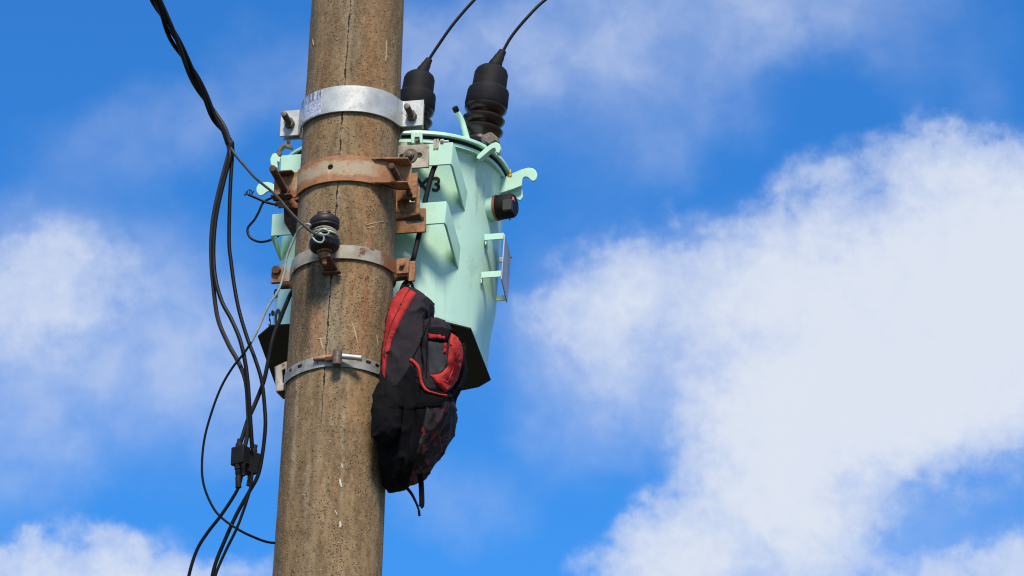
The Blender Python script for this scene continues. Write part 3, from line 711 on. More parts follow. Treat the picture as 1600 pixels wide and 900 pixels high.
# tank
bm = NB(); NT = 128; RI = []
tz = [0, .004] + [.004+(ztop-zbot-.008)*i/24 for i in range(1, 25)] + [ztop-zbot]
for i, h in enumerate(tz):
    rr_ = RT_*(1-.0) - (.004 if i in (0,) else 0)
    ring = []
    for k in range(NT):
        th = 2*pi*k/NT; dn = .0012*noise.noise(V((sin(th)*1.5, cos(th)*1.5, h*2.5)))
        wb = max(0, 1-h/.16); wb = wb*wb*(3-2*wb)
        rq = rr_+dn; rq = rq-(max(0, rq-rpoly(th)+.0015))*wb
        wt = max(0, (h/(ztop-zbot)-.8)/.2); wt = wt*wt*(3-2*wt)*.75; rq *= 1+(sqf(th)-1)*wt
        ring.append(bm.verts.new((rq*sin(th), -rq*cos(th), zbot+h)))
    RI.append(ring)
for A, B in zip(RI, RI[1:]):
    for k in range(NT): bm.faces.new((A[k], A[(k+1) % NT], B[(k+1) % NT], B[k]))
bm.faces.new(RI[0]); bm.faces.new(RI[-1])
tank = part('tank', bm, M_mint, tr, M=TF, ang=50)
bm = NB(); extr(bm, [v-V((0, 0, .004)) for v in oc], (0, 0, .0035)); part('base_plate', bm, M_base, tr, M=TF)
# weld seam lip where the tank stands on the base is hidden; lid
zl = pl(655, 205, 0).z
zl = pc(655, 205, RT_+.012).z
rl = RT_+8*S
bm = NB(); lathe(bm, V((2*S, 0, zl-.016)), (0, 0, 1), [(0, rl-6*S), (0, rl), (.002, rl+1.2*S), (.008, rl+1.2*S), (.011, rl), (.016, rl-5*S), (.030, rl-40*S), (.040, rl*.45), (.043, 0)], 128)
part('lid', squircle(bm), M_mint_s, tr, M=TF, ang=35)
bm = NB(); lathe(bm, V((1*S, 0, zl-.024)), (0, 0, 1), [(0, rl-7*S), (0, rl-3.2*S), (.007, rl-3.2*S), (.007, rl-7*S)], 128); part('lid_gasket', squircle(bm), M_rubber, tr, M=TF)
bm = NB(); lathe(bm, V((0, 0, zl-.036)), (0, 0, 1), [(0, RT_*.9), (.001, RT_+4*S), (.011, RT_+4*S), (.012, RT_*.9)], 128, False); part('tank_rim', squircle(bm), M_mint_s, tr, M=TF)

# hanger straps (front face + two legs), on the tank side facing the pole
def hanger(y0, y1, xl, xr, legR, legL, a, nm='hanger'):
    """legR: back-top px, back-bottom px"""
    ft_r = pl(xr, y0, a); fb_r = pl(xr-3.5, y1, a); ft_l = pl(xl, y0+9, a); fb_l = pl(xl-1, y1+9, a)
    zt_ = (ft_r.z+ft_l.z)/2; zb_ = (fb_r.z+fb_l.z)/2
    FT = ft_r.copy(); FB = V((FT.x-.002, FT.y, zb_)); FT.z = zt_
    LT = V((ft_l.x, FT.y, zt_)); LB = V((ft_l.x, FT.y, zb_))
    TP = PF.inverted() @ TF
    bt = TP @ pc(*legR[0], RT_-.002); bb_ = TP @ pc(*legR[1], RT_-.002)
    tk = .006; bm = NB()
    # outer profile: front plate, rounded corner, slanting leg
    def ring(top, bot, inn):   # quad section across the plate
        return [top, bot, bot+inn, top+inn]
    cR = 5*S
    d1 = (bt-FT); dn = V((d1.x, d1.y, 0)).normalized()
    secs = []
    dL = V((-.25, .97, 0))
    btl, bbl = [TP @ pc(*q, RT_-.002) for q in legL]
    secs.append(ring(btl, bbl, V((tk, .0, 0))))
    secs.append(ring(LT+(btl-LT)*.10, LB+(bbl-LB)*.10, V((tk, .001, 0))))
    secs.append(ring(LT+V((2*S, .3*S, 0)), LB+V((2*S, .3*S, 0)), V((tk*.8, tk*.8, 0))))
    secs.append(ring(LT+V((7*S, 0, 0)), LB+V((7*S, 0, 0)), V((0, tk, 0))))
    secs.append(ring(FT+V((-7*S, 0, 0)), FB+V((-7*S, 0, 0)), V((0, tk, 0))))
    secs.append(ring(FT+V((-2*S, .3*S, 0)), FB+V((-2*S, .3*S, 0)), V((-tk*.8, tk*.8, 0))))
    secs.append(ring(FT+(bt-FT)*.07, FB+(bb_-FB)*.07, V((-tk, .001, 0))))
    secs.append(ring(bt, bb_, V((-tk, 0, 0))))
    R2 = [[bm.verts.new(c) for c in s_] for s_ in secs]
    for A, B in zip(R2, R2[1:]):
        for k in range(4): bm.faces.new((A[k], B[k], B[(k+1) % 4], A[(k+1) % 4]))
    bm.faces.new(R2[0]); bm.faces.new(R2[-1])
    return part(nm, bm, M_mint_s, tr, bevel=.7, ang=30)
hanger(228, 262, 438, 709, ((731, 303), (727, 333)), ((433, 292), (432, 318)), 98)
hanger(320, 354, 424, 699, ((720, 388), (717, 423)), ((434, 382), (438, 410)), 92)

# lifting hooks: thick outlined plates
def plate_px(name, pts, a, th, m, parent, M=PF, bevel=.8):
    P = [pl(x, y, a, M=M) for x, y in pts]; bm = NB(); extr(bm, P, (0, th, 0)); return part(name, bm, m, parent, M=M, bevel=bevel)
hk = ((775, 304), (775, 286), (786, 278), (801, 270.5), (815, 264.4), (825, 261.8), (832, 262.5), (837, 266), (839.5, 272), (838.5, 278), (836, 282), (831.5, 283), (828, 280), (825, 277), (821, 275.8), (817.5, 277.5), (816, 281), (815.3, 290), (800, 296), (786, 300.5))
plate_px('lifting_hook', hk, 272, .007, M_mint_s, tr)
plate_px('hook_gusset', ((776, 303), (786, 300.5), (815, 290.5), (817, 307), (813, 313), (800, 309)), 283, .006, M_mint_s, tr)
hkl = ((452, 318), (440, 312), (430, 308), (426, 302), (422, 298.5), (417, 299.5), (413, 303), (409, 305.5), (404.5, 305), (400.5, 299), (400.5, 293), (403, 288), (409, 285), (417, 284), (424, 285.5), (431, 290.5), (452, 296))
plate_px('lifting_hook', hkl, 272, .007, M_mint_s, tr)

# oil indicator / switch on the right side
pI = pl(776, 325, 240); axI = V((1, -.20, 0)).normalized()
sw = NB(); lathe(sw, pI+axI*(-16*S), axI, [(0, 21*S), (15*S, 21*S), (15*S, 18*S)], 32); part('indicator_boss', sw, M_mint_s, tr)
sw = NB(); lathe(sw, pI+axI*(-1*S), axI, [(0, 21.5*S), (2*S, 22*S), (4*S, 21.5*S), (4.1*S, 18*S)], 32); part('indicator_ring', sw, M_orange, tr)
sw = NB(); lathe(sw, pI+axI*(3*S), axI, [(0, 20*S), (2*S, 20.8*S), (24*S, 20.5*S), (27*S, 19*S), (29*S, 17*S), (29*S, 0)], 32); o_ = part('indicator_body', sw, M_rubber, tr, ang=40)
sw = NB(); c_ = pI+axI*(29*S); box(sw, (c_.x-14*S, c_.y-20*S, c_.z-16*S), (c_.x+1.5*S, c_.y-8*S, c_.z+3*S)); part('window_frame', sw, M_black, o_, bevel=.8)
sw = NB(); box(sw, (c_.x-2*S, c_.y-12*S, c_.z+4*S), (c_.x+3*S, c_.y-3*S, c_.z+10*S)); part('tag', sw, M_pink, o_, bevel=.5)
sw = NB(); cyl(sw, c_+V((-5*S, -2*S, -19*S)), c_+V((-4*S, -2*S, -27*S)), 1*S, 8); part('pin', sw, M_rubber, o_)
# brass plug
b0 = pl(796.5, 276, 250); bm = NB(); lathe(bm, b0, (0, 0, 1), [(0, 4*S), (3*S, 4*S), (3*S, 2.6*S), (7*S, 3.4*S), (8*S, 2*S), (13*S, 1.4*S), (13.5*S, 0)], 8); part('brass_plug', bm, M_brass, tr)
# nameplate on four arms
afr = 222; abk = 312
pA = {}
for nm, a, L_, R_px in (('f', afr, ((757, 371), (752, 430)), ((787, 371), (783, 430))), ('b', abk, ((762, 408), (758, 468)), ((796, 408), (791, 468)))):
    for (x0, y0), (x1, y1) in zip(L_, R_px):
        A0 = pl(x0-(0 if nm == 'f' else 4), y0, a); B0 = pl(x1, y1, a); h = 5.3*S if nm == 'f' else 4.6*S
        B0.z = A0.z
        bm = NB(); box(bm, (A0.x, A0.y-.002, A0.z-h), (B0.x, A0.y+.0025, A0.z+h)); part('nameplate_arm', bm, M_mint_s, tr, bevel=.4)
# side straps joining arms under the plate + vertical tabs at tank side
for (xa, ya), (xb, yb) in (((760, 377), (770, 413)), ((753, 437), (765, 470))):
    a0 = pl(xa, ya, afr); b0_ = pl(xb, yb, abk)
    bm = NB(); hexa(bm, [a0+V((-2*S, 0, -5*S)), a0+V((0, 0, -5*S)), a0+V((0, 0, 6*S)), a0+V((-2*S, 0, 6*S))], [b0_+V((-2*S, 0, -5*S)), b0_+V((0, 0, -5*S)), b0_+V((0, 0, 6*S)), b0_+V((-2*S, 0, 6*S))]); part('nameplate_mount', bm, M_mint_s, tr)
q = [pl(787.5, 366, afr-3), pl(782.5, 436, afr-3), pl(791, 473, abk+3), pl(797, 401, abk+3)]
bm = NB(); extr(bm, q, (.003, 0, 0)); part('nameplate', bm, M_plate, tr, bevel=.3)
bm = NB(); c0_ = pl(797.5, 402, abk); lathe(bm, c0_, (1, 0, 0), [(0, 2*S), (2.5*S, 2*S)], 8); part('rivet', bm, M_boltm, tr)

# lid clamps
def lidclamp(px, py, a, big=1.0, sgn=1):
    pass
# right clamp: bent green jaw and a grey casting over the rim
plate_px('lid_clamp', ((744, 247), (746, 242), (757, 232), (768, 224), (775, 221.5), (781, 225), (782.5, 232), (780, 239), (775, 238), (773.5, 231), (769, 232), (756, 243), (749, 249)), 172, .022, M_mint_s, tr)
plate_px('lid_clamp_casting', ((751, 217), (752, 212), (764, 206), (769, 207), (778, 215), (780, 223), (774, 219), (769, 221), (766, 225), (758, 221)), 178, .026, M_boltm, tr)
# small front clamp right of the pole
plate_px('lid_clamp', ((642, 205), (647, 205), (648, 209), (654, 208), (655, 205), (659, 206), (660, 223), (656, 224), (655, 214), (648, 214), (647, 224), (642, 223)), 92, .012, M_mint_s, tr)
cc = pl(651, 217, 94); bm = NB(); lathe(bm, cc, (0, 1, 0), [(0, 4*S), (10*S, 4*S)], 6); part('nut', bm, M_boltm, tr)
# silver stud and nut by the rim
cc = pl(680, 232, 96); bm = NB(); box(bm, (cc.x-3*S, cc.y, cc.z), (cc.x+.5*S, cc.y+.01, cc.z+17*S)); box(bm, (cc.x+1.5*S, cc.y, cc.z), (cc.x+5*S, cc.y+.01, cc.z+17*S)); part('stud_plate', bm, M_galv_rust, tr, bevel=.3)
cc = pl(689, 221.5, 99); bm = NB(); lathe(bm, cc, (1, -.2, 0), [(0, 4.2*S), (5*S, 4.2*S)], 6); cyl(bm, cc, cc+V((13*S, 0, -.5*S)), 2.1*S, 10); part('stud', bm, M_galv, tr, bevel=.3)
# left clamp
plate_px('lid_clamp_casting', ((431, 240), (436, 228), (447, 221.5), (455, 225), (457, 232), (449, 230), (444, 228), (438, 234), (440, 241), (434, 244)), 170, .016, M_boltm, tr)
bm = NB(); c_ = pl(451, 224, 172); lathe(bm, c_, (0, -.3, 1), [(0, 3.2*S), (7*S, 3.2*S), (7*S, 2*S)], 10); part('nut', bm, M_boltm, tr)
plate_px('lid_clamp', ((422, 248), (426, 240), (431, 239), (434, 244), (441, 246), (439, 254), (433, 252), (434, 262), (428, 261), (423, 257)), 168, .016, M_mint_s, tr)
# relief tube
bm = NB(); ps_ = [pl(x, y, a) for x, y, a in ((733, 232, 214), (729, 216, 212), (726, 204, 210), (723, 193, 208), (719, 183, 204), (713.5, 174, 198))]
tube(bm, ps_, 5.2*S, 16, 8, rs=lambda u: (5.8-1.6*u)*S); o_ = part('relief_tube', bm, M_mint_s, tr)
bm = NB(); cyl(bm, ps_[-1], pl(710.5, 167.5, 192), 5*S, 16); part('tube_dark_mouth', bm, M_rubber, o_)  # open end built as a black piece, its inner shade put into the colour
# lettering
def letters(txt, x, y, hpx, wpx, shear_=0, off=.035, name='lettering'):
    cu = D.curves.new('t', 'FONT'); cu.body = txt; cu.size = 1; cu.offset = off; cu.align_x = 'CENTER'; cu.extrude = 0; cu.resolution_u = 6
    ob_ = D.objects.new('t', cu); COL.objects.link(ob_); bpy.context.view_layer.update()
    me = D.meshes.new_from_object(ob_.evaluated_get(bpy.context.evaluated_depsgraph_get())); D.objects.remove(ob_)
    bm = NB(); bm.from_mesh(me); D.meshes.remove(me)
    bmesh.ops.triangulate(bm, faces=bm.faces)
    bmesh.ops.subdivide_edges(bm, edges=[e for e in bm.edges if e.calc_length() > .12], cuts=2)
    c0 = pc(x, y, RT_)
    c1_ = pc(x+10, y, RT_); ang0 = math.atan2(c0.x, -c0.y); dpx = (math.atan2(c1_.x, -c1_.y)-ang0)/10 if False else 0
    for v in bm.verts:
        q = pc(x+v.co.x*wpx+(v.co.y-.35)*shear_*hpx, y-(v.co.y-.35)*hpx/.7, RT_+.0016); v.co = q
    bmesh.ops.solidify(bm, geom=bm.faces[:], thickness=.0008)
    return part(name, bm, M_black, tr, M=TF)
letters('X', 659.5, 288.5, 22, 33, .12, .025)
letters('3', 682, 287.5, 22, 30, .06, .025)
letters('0', 433.5, 495, 24, 18, .1)
letters('c', 430.5, 455, 18, 12, 0)
letters('.', 426, 478, 26, 22, 0, .06)
letters('5', 421.5, 500, 20, 8, 0)

# bushings
def bushing(base, tip, label_parts, lead):
    ax = (tip-base); Lb = ax.length; a = ax.normalized()
    bm = NB(); u = Lb/130.0
    prof = [(-6, 25)]
    for c in (6, 24, 42):
        prof += [(c-5, 22), (c+1, 27.5), (c+5, 31), (c+8, 31.5), (c+10.5, 29), (c+11, 24), (c+13, 21.5)]
    prof += [(62, 21), (64, 21)]
    lathe(bm, base, a, [(t_*u, r_*u) for t_, r_ in prof], 40); part('porcelain_sheds', bm, M_porc, tr, ang=50)
    bm = NB(); prof = [(52, 26), (51, 30.5), (55, 32), (76, 31), (79, 30), (82, 26), (84, 25.6), (106, 25), (112, 22.5), (116, 18), (117.5, 10), (118, 0)]
    lathe(bm, base, a, [(t_*u, r_*u) for t_, r_ in prof], 40); o_ = part('bushing_cap', bm, M_rubber, tr, ang=50)
    b_ = NB(); x_ = base+a*(112*u); dz = (lead-x_); l_ = dz.length
    lathe(b_, x_, dz, [(0, 11.5*u), (l_*.22, 10.3*u), (l_*.42, 9.6*u), (l_*.44, 8.8*u), (l_*.70, 7.6*u), (l_*.72, 6.8*u), (l_*.97, 5.8*u), (l_, 5*u), (l_, 0)], 24); part('cap_neck', b_, M_rubber, tr, ang=50)
    return o_
R1b = pl(751, 218, 240); R1t = pl(771.5, 93, 240)
bushing(R1b, R1t, None, pl(786, 79, 240))
L1b = pl(641, 218, 262); L1t = pl(658.5, 103, 262)
bushing(L1b, L1t, None, pl(671, 92, 262))
for pts, lab in ((((783.5, 84, 240), (787, 78, 240), (800, 56, 242), (824, 27, 246), (853, -1, 255), (900, -30, 270), (990, -70, 300), (1150, -110, 380)), 'thin black lead rising from the right bushing out of the top of the picture'),
                 (((668, 98, 262), (671, 92, 262), (684, 72, 264), (708, 38, 268), (741, 0, 275), (775, -32, 285), (860, -80, 320), (1020, -130, 400)), 'thin black lead rising from the left bushing beside the pole')):
    bm = NB(); tube(bm, [pl(*p_) for p_ in pts], 2.7*S, 10, 10)
    tagm(part('lead_wire', bm, M_cable, None), lab, 'wire', 'leads rising from the bushings')

# ------------------------------------------------------------------ black cable between hanger and bag, right of pole
bm = NB(); tube(bm, [pl(x, y, a) for x, y, a in ((688, 236, 110), (682, 254, 108), (676, 268, 106), (670, 290, 105), (664, 316, 103), (660, 340, 102), (654, 370, 98), (648, 396, 88), (640, 428, 55), (635, 452, 22), (634, 466, 8))], 4.3*S, 12, 8)
tagm(part('hanging_cable', bm, M_rubber, None), 'black cable across the painted X3, running down to the backpack', 'cable')

# ------------------------------------------------------------------ backpack
bag = root('backpack', 'black and red backpack hanging against the right side of the pole', 'backpack', pl(620, 766, -10))
def loft(rows, ac, hd, nn_=44, ex=2.8, nz=3, amp=.004, seed=0):
    """rows: (y, xl, xr[, ac, hd]) silhouettes, returned as bmesh in PF with rings"""
    rr = []
    for r_ in rows:
        y, xl, xr = r_[:3]; a = r_[3] if len(r_) > 3 else ac; h = r_[4] if len(r_) > 4 else hd
        A = pl(xl, y, a); B = pl(xr, y, a); rr.append(V(((A.x+B.x)/2, (B.x-A.x)/2, (A.z+B.z)/2)).to_tuple() + (a*S, h*S))
    # interpolate rows
    P = []
    for i in range(len(rr)-1):
        for k in range(nz):
            u = k/nz; pr = rr[max(0, i-1)]; c0 = rr[i]; c1 = rr[i+1]; c2 = rr[min(len(rr)-1, i+2)]
            P.append([.5*((2*b)+(c-a)*u+(2*a-5*b+4*c-d)*u*u+(3*b-a-3*c+d)*u**3) for a, b, c, d in zip(pr, c0, c1, c2)])
    P.append(list(rr[-1])); bm = NB(); rings = []
    for c, hw, z, a, h in P:
        ring = []
        for k in range(nn_):
            th = 2*pi*k/nn_; cs, sn = cos(th), sin(th)
            x = c+hw*math.copysign(abs(sn)**(2/ex), sn); y = a-h*math.copysign(abs(cs)**(2/ex), cs)
            p = V((x, y, z)); nv = V((sn, -cs, 0))
            q = p*14+V((seed, 0, 0)); w1 = noise.noise(V((q.x*1.1+q.z*.7, q.y*1.1, q.z*.5-q.x*.6))+V((3, 1, 0))); w2 = noise.noise(V((q.x*2.6-q.z*1.2, q.y*2.6, q.z*1.1+q.x*.9))); dd = noise.noise(q*.8)*.6+(1-abs(w1)*2.2)**3*.8*(1 if abs(w1) < .45 else 0)+(1-abs(w2)*2.4)**3*.45*(1 if abs(w2) < .41 else 0)-.45
            ring.append(bm.verts.new(p+nv*amp*dd))
        rings.append(ring)
    for A, B in zip(rings, rings[1:]):
        for k in range(nn_): bm.faces.new((A[k], A[(k+1) % nn_], B[(k+1) % nn_], B[k]))
    for rg in (rings[0], rings[-1]):
        cv = V((0, 0, 0))
        for v in rg: cv += v.co
        cv = bm.verts.new(cv/nn_+V((0, 0, .004 if rg is rings[0] else -.004)))
        for k in range(nn_): bm.faces.new((rg[k], rg[(k+1) % nn_], cv))
    bmesh.ops.recalc_face_normals(bm, faces=bm.faces)
    return bm
main_rows = [(453, 632, 646, 4, 10), (458, 628, 655, 2, 18), (467, 623, 667, 0, 28), (477, 617, 674.5, -4, 36), (495, 611, 674, -8, 44), (515, 607, 671, -12, 50), (545, 603, 688, -16, 54),
             (575, 601, 692, -20, 56), (605, 599, 692, -22, 56), (640, 598, 688, -22, 54), (675, 597, 682, -20, 50), (705, 598, 672, -18, 46), (735, 600, 655, -14, 40), (755, 602, 636, -12, 30), (765, 603, 618, -12, 18)]
bm = loft(main_rows, -20, 50, nn_=110, nz=8, amp=.0085, ex=3.2)
bvh_main = BVHTree.FromBMesh(bm)
def zline(x):
    for (x0, y0), (x1, y1) in zip(zl_, zl_[1:]):
        if x <= x1: return y0+(y1-y0)*max(0, (x-x0))/(x1-x0)
    return zl_[-1][1]
zl_ = [(590, 598), (619, 602), (640, 574), (655, 588), (662, 606), (700, 622)]
def proj(p, M=PF):
    d = M @ p - CAM; w = d.dot(F); return 800+FPX*d.dot(RT)/w, 450-FPX*d.dot(UP)/w
for f in bm.faces:
    x, y = proj(f.calc_center_median()); f.material_index = 1 if y > 628 else 0
part('main_compartment', bm, [M_bagc, M_bagb], bag, ang=80)
pock = [(511, 668, 698, -26, 40), (520, 666, 708, -28, 52), (535, 665, 718, -30, 58), (552, 664, 724, -30, 60), (575, 664, 723, -30, 60), (598, 663, 715, -30, 60), (618, 662, 706, -30, 60), (640, 656, 711, -30, 58),
        (658, 652, 707, -28, 56), (685, 645, 697, -26, 52), (710, 639, 682, -24, 48), (732, 634, 668, -22, 42), (748, 632, 650, -20, 30), (753, 632, 641, -20, 16)]
bm = loft(pock, -30, 56, nn_=96, nz=7, amp=.0075, ex=3.0, seed=5)
bvh_p = BVHTree.FromBMesh(bm)
for f in bm.faces:
    x, y = proj(f.calc_center_median()); f.material_index = (2 if x > 668+(640-y)*.25 else 1) if y > 628 else (0 if y < 606 else 1)
part('front_pocket', bm, [M_bagc, M_bagb, M_camo], bag, ang=80)
side = [(597, 593, 603, -70, 6), (604, 588, 612, -72, 9), (622, 583, 622, -74, 12), (650, 580.5, 626, -76, 13), (674, 581, 622, -75, 12), (688, 585, 616, -72, 10), (697, 592, 610, -68, 6)]
bm = loft(side, -74, 20, nn_=64, nz=8, amp=.008, ex=3.6, seed=9)
bvh_s = BVHTree.FromBMesh(bm)
part('side_pocket', bm, M_bagb, bag, ang=80)
def hitbag(x, y, off=0):
    best = None; o, d = lray(PF, x, y); dn = d.normalized()
    for b in (bvh_main, bvh_p, bvh_s):
        h = b.ray_cast(o, dn)
        if h[0] is not None and (best is None or h[3] < best[3]): best = h
    if best is None:
        for b in (bvh_p, bvh_main):
            q = pl(x, y, -30); h = b.find_nearest(q)
            if best is None or h[3] < best[3]: best = h
    n_ = best[1]
    if n_.dot(dn) > 0: n_ = -n_
    return best[0]+n_*off*S, n_
def ribbon(name, pix, w, m, th=2.0, mseg=6, lift=0, smooth=True, wf=None):
    """raised ribbon along a picture path lying on the bag's surface; w in u, may vary"""
    pp = cr([V((x, y, 0)) for x, y in pix], mseg); bm = NB(); prev = None; N = len(pp)
    for i, q in enumerate(pp):
        tg = (pp[min(i+1, N-1)]-pp[max(i-1, 0)]).normalized(); nx, ny = -tg.y, tg.x
        ww = (wf(i/(N-1)) if wf else w)/2; K = 4; top = []; bot = []
        for k in range(K+1):
            s_ = -1+2*k/K; h, n_ = hitbag(q.x+nx*ww*s_, q.y+ny*ww*s_)
            hh = th*(1-abs(s_)**3*.7)+lift
            top.append(bm.verts.new(h+n_*hh*S)); bot.append(bm.verts.new(h-n_*1.0*S))
        row = top+bot[::-1]
        if prev:
            for k in range(len(row)): bm.faces.new((prev[k], row[k], row[(k+1) % len(row)], prev[(k+1) % len(row)]))
        else: bm.faces.new(row)
        prev = row
    bm.faces.new(prev); return part(name, bm, m, bag, ang=60)
def patch(name, poly, m, th=2.0, n_=18):
    """filled picture polygon draped on the bag"""
    xs = [p[0] for p in poly]; ys = [p[1] for p in poly]
    bm = NB(); vs = [bm.verts.new((x, y, 0)) for x, y in poly]; bm.faces.new(vs)
    bmesh.ops.triangulate(bm, faces=bm.faces)
    for _ in range(3): bmesh.ops.subdivide_edges(bm, edges=[e for e in bm.edges if e.calc_length() > 5], cuts=1, use_grid_fill=True); bmesh.ops.triangulate(bm, faces=bm.faces)
    bnd = {v for e in bm.edges if len(e.link_faces) == 1 for v in e.verts}
    nr = {}
    for v in bm.verts:
        h, n2 = hitbag(v.co.x, v.co.y); nr[v] = (h, n2, v in bnd)
    top = {}; bot = {}
    b2 = NB()
    for v, (h, n2, e) in nr.items(): top[v] = b2.verts.new(h+n2*(th*(.35 if e else 1))*S); bot[v] = b2.verts.new(h-n2*1.2*S)
    for f in bm.faces:
        b2.faces.new([top[v] for v in f.verts]); b2.faces.new([bot[v] for v in f.verts][::-1])
    for e in bm.edges:
        if len(e.link_faces) == 1: a, b = e.verts; b2.faces.new((top[a], top[b], bot[b], bot[a]))
    bm.free(); return part(name, b2, m, bag, ang=70)
# red back edge strap (flat webbing with a sewn seam)
patch('shoulder_strap', [(628, 450), (636, 449.5), (650, 459), (638, 479), (623.5, 505.5), (612.5, 532), (604.5, 563), (601, 590), (597.5, 580), (598.5, 550), (601.5, 520), (605.5, 495), (611, 474), (620, 456)], M_red, 4)
ribbon('strap_seam', [(641, 454), (629, 475), (616, 503), (608, 530), (602.5, 560)], 1.6, M_camo, 5.0)
# piping on the side
patch('lower_panel', [(600.5, 598), (619, 602), (630, 588), (641, 570), (648, 574), (654, 585), (657, 600), (665, 612), (680, 619), (692, 622), (690, 636), (640, 640), (602, 636)], M_bagb, 1.2)
ribbon('piping', [(641, 562), (649, 568), (655, 578), (658, 595), (666, 609), (681, 615), (697, 619)], 5, M_redb, 2.6, wf=lambda u: 6.0-3.4*u)
# pocket mouth
patch('pocket_lining', [(669, 533), (698, 535), (699, 566), (694, 580), (684, 585), (671, 584)], M_mesh, 1.0)
patch('pocket_flap', [(669, 512), (688, 511), (703, 515), (704, 522), (701, 528), (698, 536), (684, 534), (669, 532)], M_bagb, 3.4)
patch('flap_trim', [(669, 521), (684, 523), (697, 526), (697, 532), (684, 531), (669, 531)], M_red, 4.6)
patch('pocket_rim', [(704, 521), (713, 527), (719.5, 537), (722.5, 552), (720, 572), (713, 594), (704, 606), (696, 613), (688, 606), (680, 598), (672, 586), (680, 586), (688, 584), (698, 574), (700.5, 554), (702, 536)], M_redb, 4.5)
ribbon('rim_fold', [(711, 530), (711.5, 552), (709, 572), (701, 588), (692, 598)], 3, M_red, 6.2)
patch('zip_pull', [(694, 535), (697.5, 535), (697.8, 545), (698, 554.5), (691.5, 553), (693.5, 544)], M_red, 3.2)
ribbon('rim_edge', [(702, 517), (714, 523), (721, 534), (723.5, 552), (721.5, 573), (714, 596), (706, 612), (700, 622)], 2.4, M_bagb, 5)
ribbon('side_seam', [(673, 490), (672, 505), (668, 530), (667, 560), (666, 590)], 2.0, M_bagb, 1.8)
ribbon('side_seam', [(672, 497), (664, 520), (655, 540), (645, 560)], 1.6, M_bagb, 1.6)
# top handle loop
bm = NB(); tube(bm, [pl(x, y, a) for x, y, a in ((626, 463, -12), (629, 450, 0), (634, 441, 8), (641, 440, 14), (645, 449, 8), (648, 462, -8))], 4.5*S, 10, 8, flat=.5); part('carry_handle', bm, M_bagb, bag)
# loose straps
bm = NB(); tube(bm, [pl(x, y, -24) for x, y in ((654, 733), (657, 745), (658.5, 765), (659, 788), (656.5, 792))], 4.2*S, 10, 8, flat=.3); part('loose_strap', bm, M_bagb, bag)
bm = NB(); tube(bm, [pl(x, y, -24) for x, y in ((622, 750), (632, 759), (642, 770), (649, 783), (654, 796), (655.5, 806))], 2.0*S, 8, 8, rs=lambda u: (3.0-1.8*u if u < .85 else 2.0)*S); part('loose_strap', bm, M_bagb, bag)

# ------------------------------------------------------------------ cables left of the pole
def cable(pts, r, m, label, cat='cable', group=None, M=PF, msw=None):
    bm = NB(); tube(bm, [pl(*p_) for p_ in pts], r*S, 10, 8)
    if msw:
        for f in bm.faces: f.material_index = 1 if proj(f.calc_center_median())[1] > msw else 0
    return tagm(part('overhead_cable', bm, m, None), label, cat, group)
def strand(center, amp, turns, ph):
    """twisted strand around a guide given as list of (x,y,a)"""
    G = cr([V(c) for c in center], 6); out = []; N = len(G); amp0 = amp
    for i, g_ in enumerate(G):
        u = i/(N-1); tg = (G[min(i+1, N-1)]-G[max(i-1, 0)]); nx = V((-tg.y, tg.x, 0)).normalized()
        th = 2*pi*turns*u+ph+.5*sin(9*u+ph); am = amp0*(1.5-.75*u)
        out.append((g_.x+nx.x*am*cos(th), g_.y+nx.y*am*cos(th), g_.z+am*sin(th)*1.0))
    return out
guide = [(160, -190, -420), (205, -90, -330), (243, 0, -240), (262, 40, -200), (280, 75, -165), (299, 112, -135), (318, 148, -110), (334, 180, -95), (350, 204, -88), (360, 226, -84)]
A_ = strand(guide, 4.8, 1.7, .2)+[(356, 246, -84), (346, 282, -84), (336, 325, -84), (331, 360, -84), (330, 400, -84), (332.5, 438, -84), (340, 496, -84), (356, 536, -86), (373, 567, -88), (384, 597, -90), (387.5, 640, -88), (388, 668, -86), (384, 692, -84), (379, 708, -84)]
B_ = strand(guide, 4.8, 1.7, 2.3)+[(359, 246, -88), (350, 282, -89), (340, 325, -90), (335, 360, -90), (333.5, 400, -90), (337, 438, -92), (347, 472, -94), (361, 498, -96), (374, 528, -98), (382, 560, -98), (387, 597, -96), (390, 640, -92), (392, 670, -88), (394, 700, -82)]
C_ = strand(guide, 4.8, 1.7, 4.4)+[(363, 244, -80), (360.5, 280, -80), (358.5, 330, -80), (358, 380, -80), (361, 409, -80), (366, 446, -80), (374, 487, -80), (387, 530, -80), (399, 562, -80), (409, 596, -78), (413.5, 636, -76), (414.5, 668, -76), (410, 710, -74), (403, 743, -72), (389, 769, -72), (369, 805, -72), (351, 845, -72), (337, 880, -72), (329, 915, -72), (318, 980, -72)]
gl = 'black cables looping beside the pole'
cable(A_, 3.5, M_cable2, 'black cable furthest left in the twisted bundle, ending in the left splice box', group=gl)
cable(B_, 3.3, M_cable, 'black cable parting from the leftmost one halfway down, ending in the right splice box', group=gl)
cable(C_, 3.0, M_cable, 'black cable of the bundle bowing nearest the pole, passing right of both splice boxes', group=gl)
cable([(470, 440, 88), (456, 456, 40), (446, 478, 0), (438, 498, -30), (427, 527, -50), (420, 560, -58), (412, 596, -62), (399, 630, -66), (387, 657, -78), (377, 688, -86), (370, 702, -90)], 3.4, M_cable,
      'thick black cable from behind the pole below the tank down to the left splice box', group=gl)
cable([(378, 735, -86), (377, 746, -86), (370, 767, -86), (347, 803, -86), (323, 834, -86), (307, 861, -86), (295, 900, -86), (284, 960, -86)], 2.7, M_cable, 'black cable below the left splice box, lowest curve at left', group=gl)
cable([(394, 738, -80), (393, 750, -80), (388, 775, -80), (371, 823, -80), (353, 860, -80), (338, 895, -80), (326, 940, -80), (318, 990, -80)], 2.3, M_cable, 'black cable below the right splice box, close beside another', group=gl)
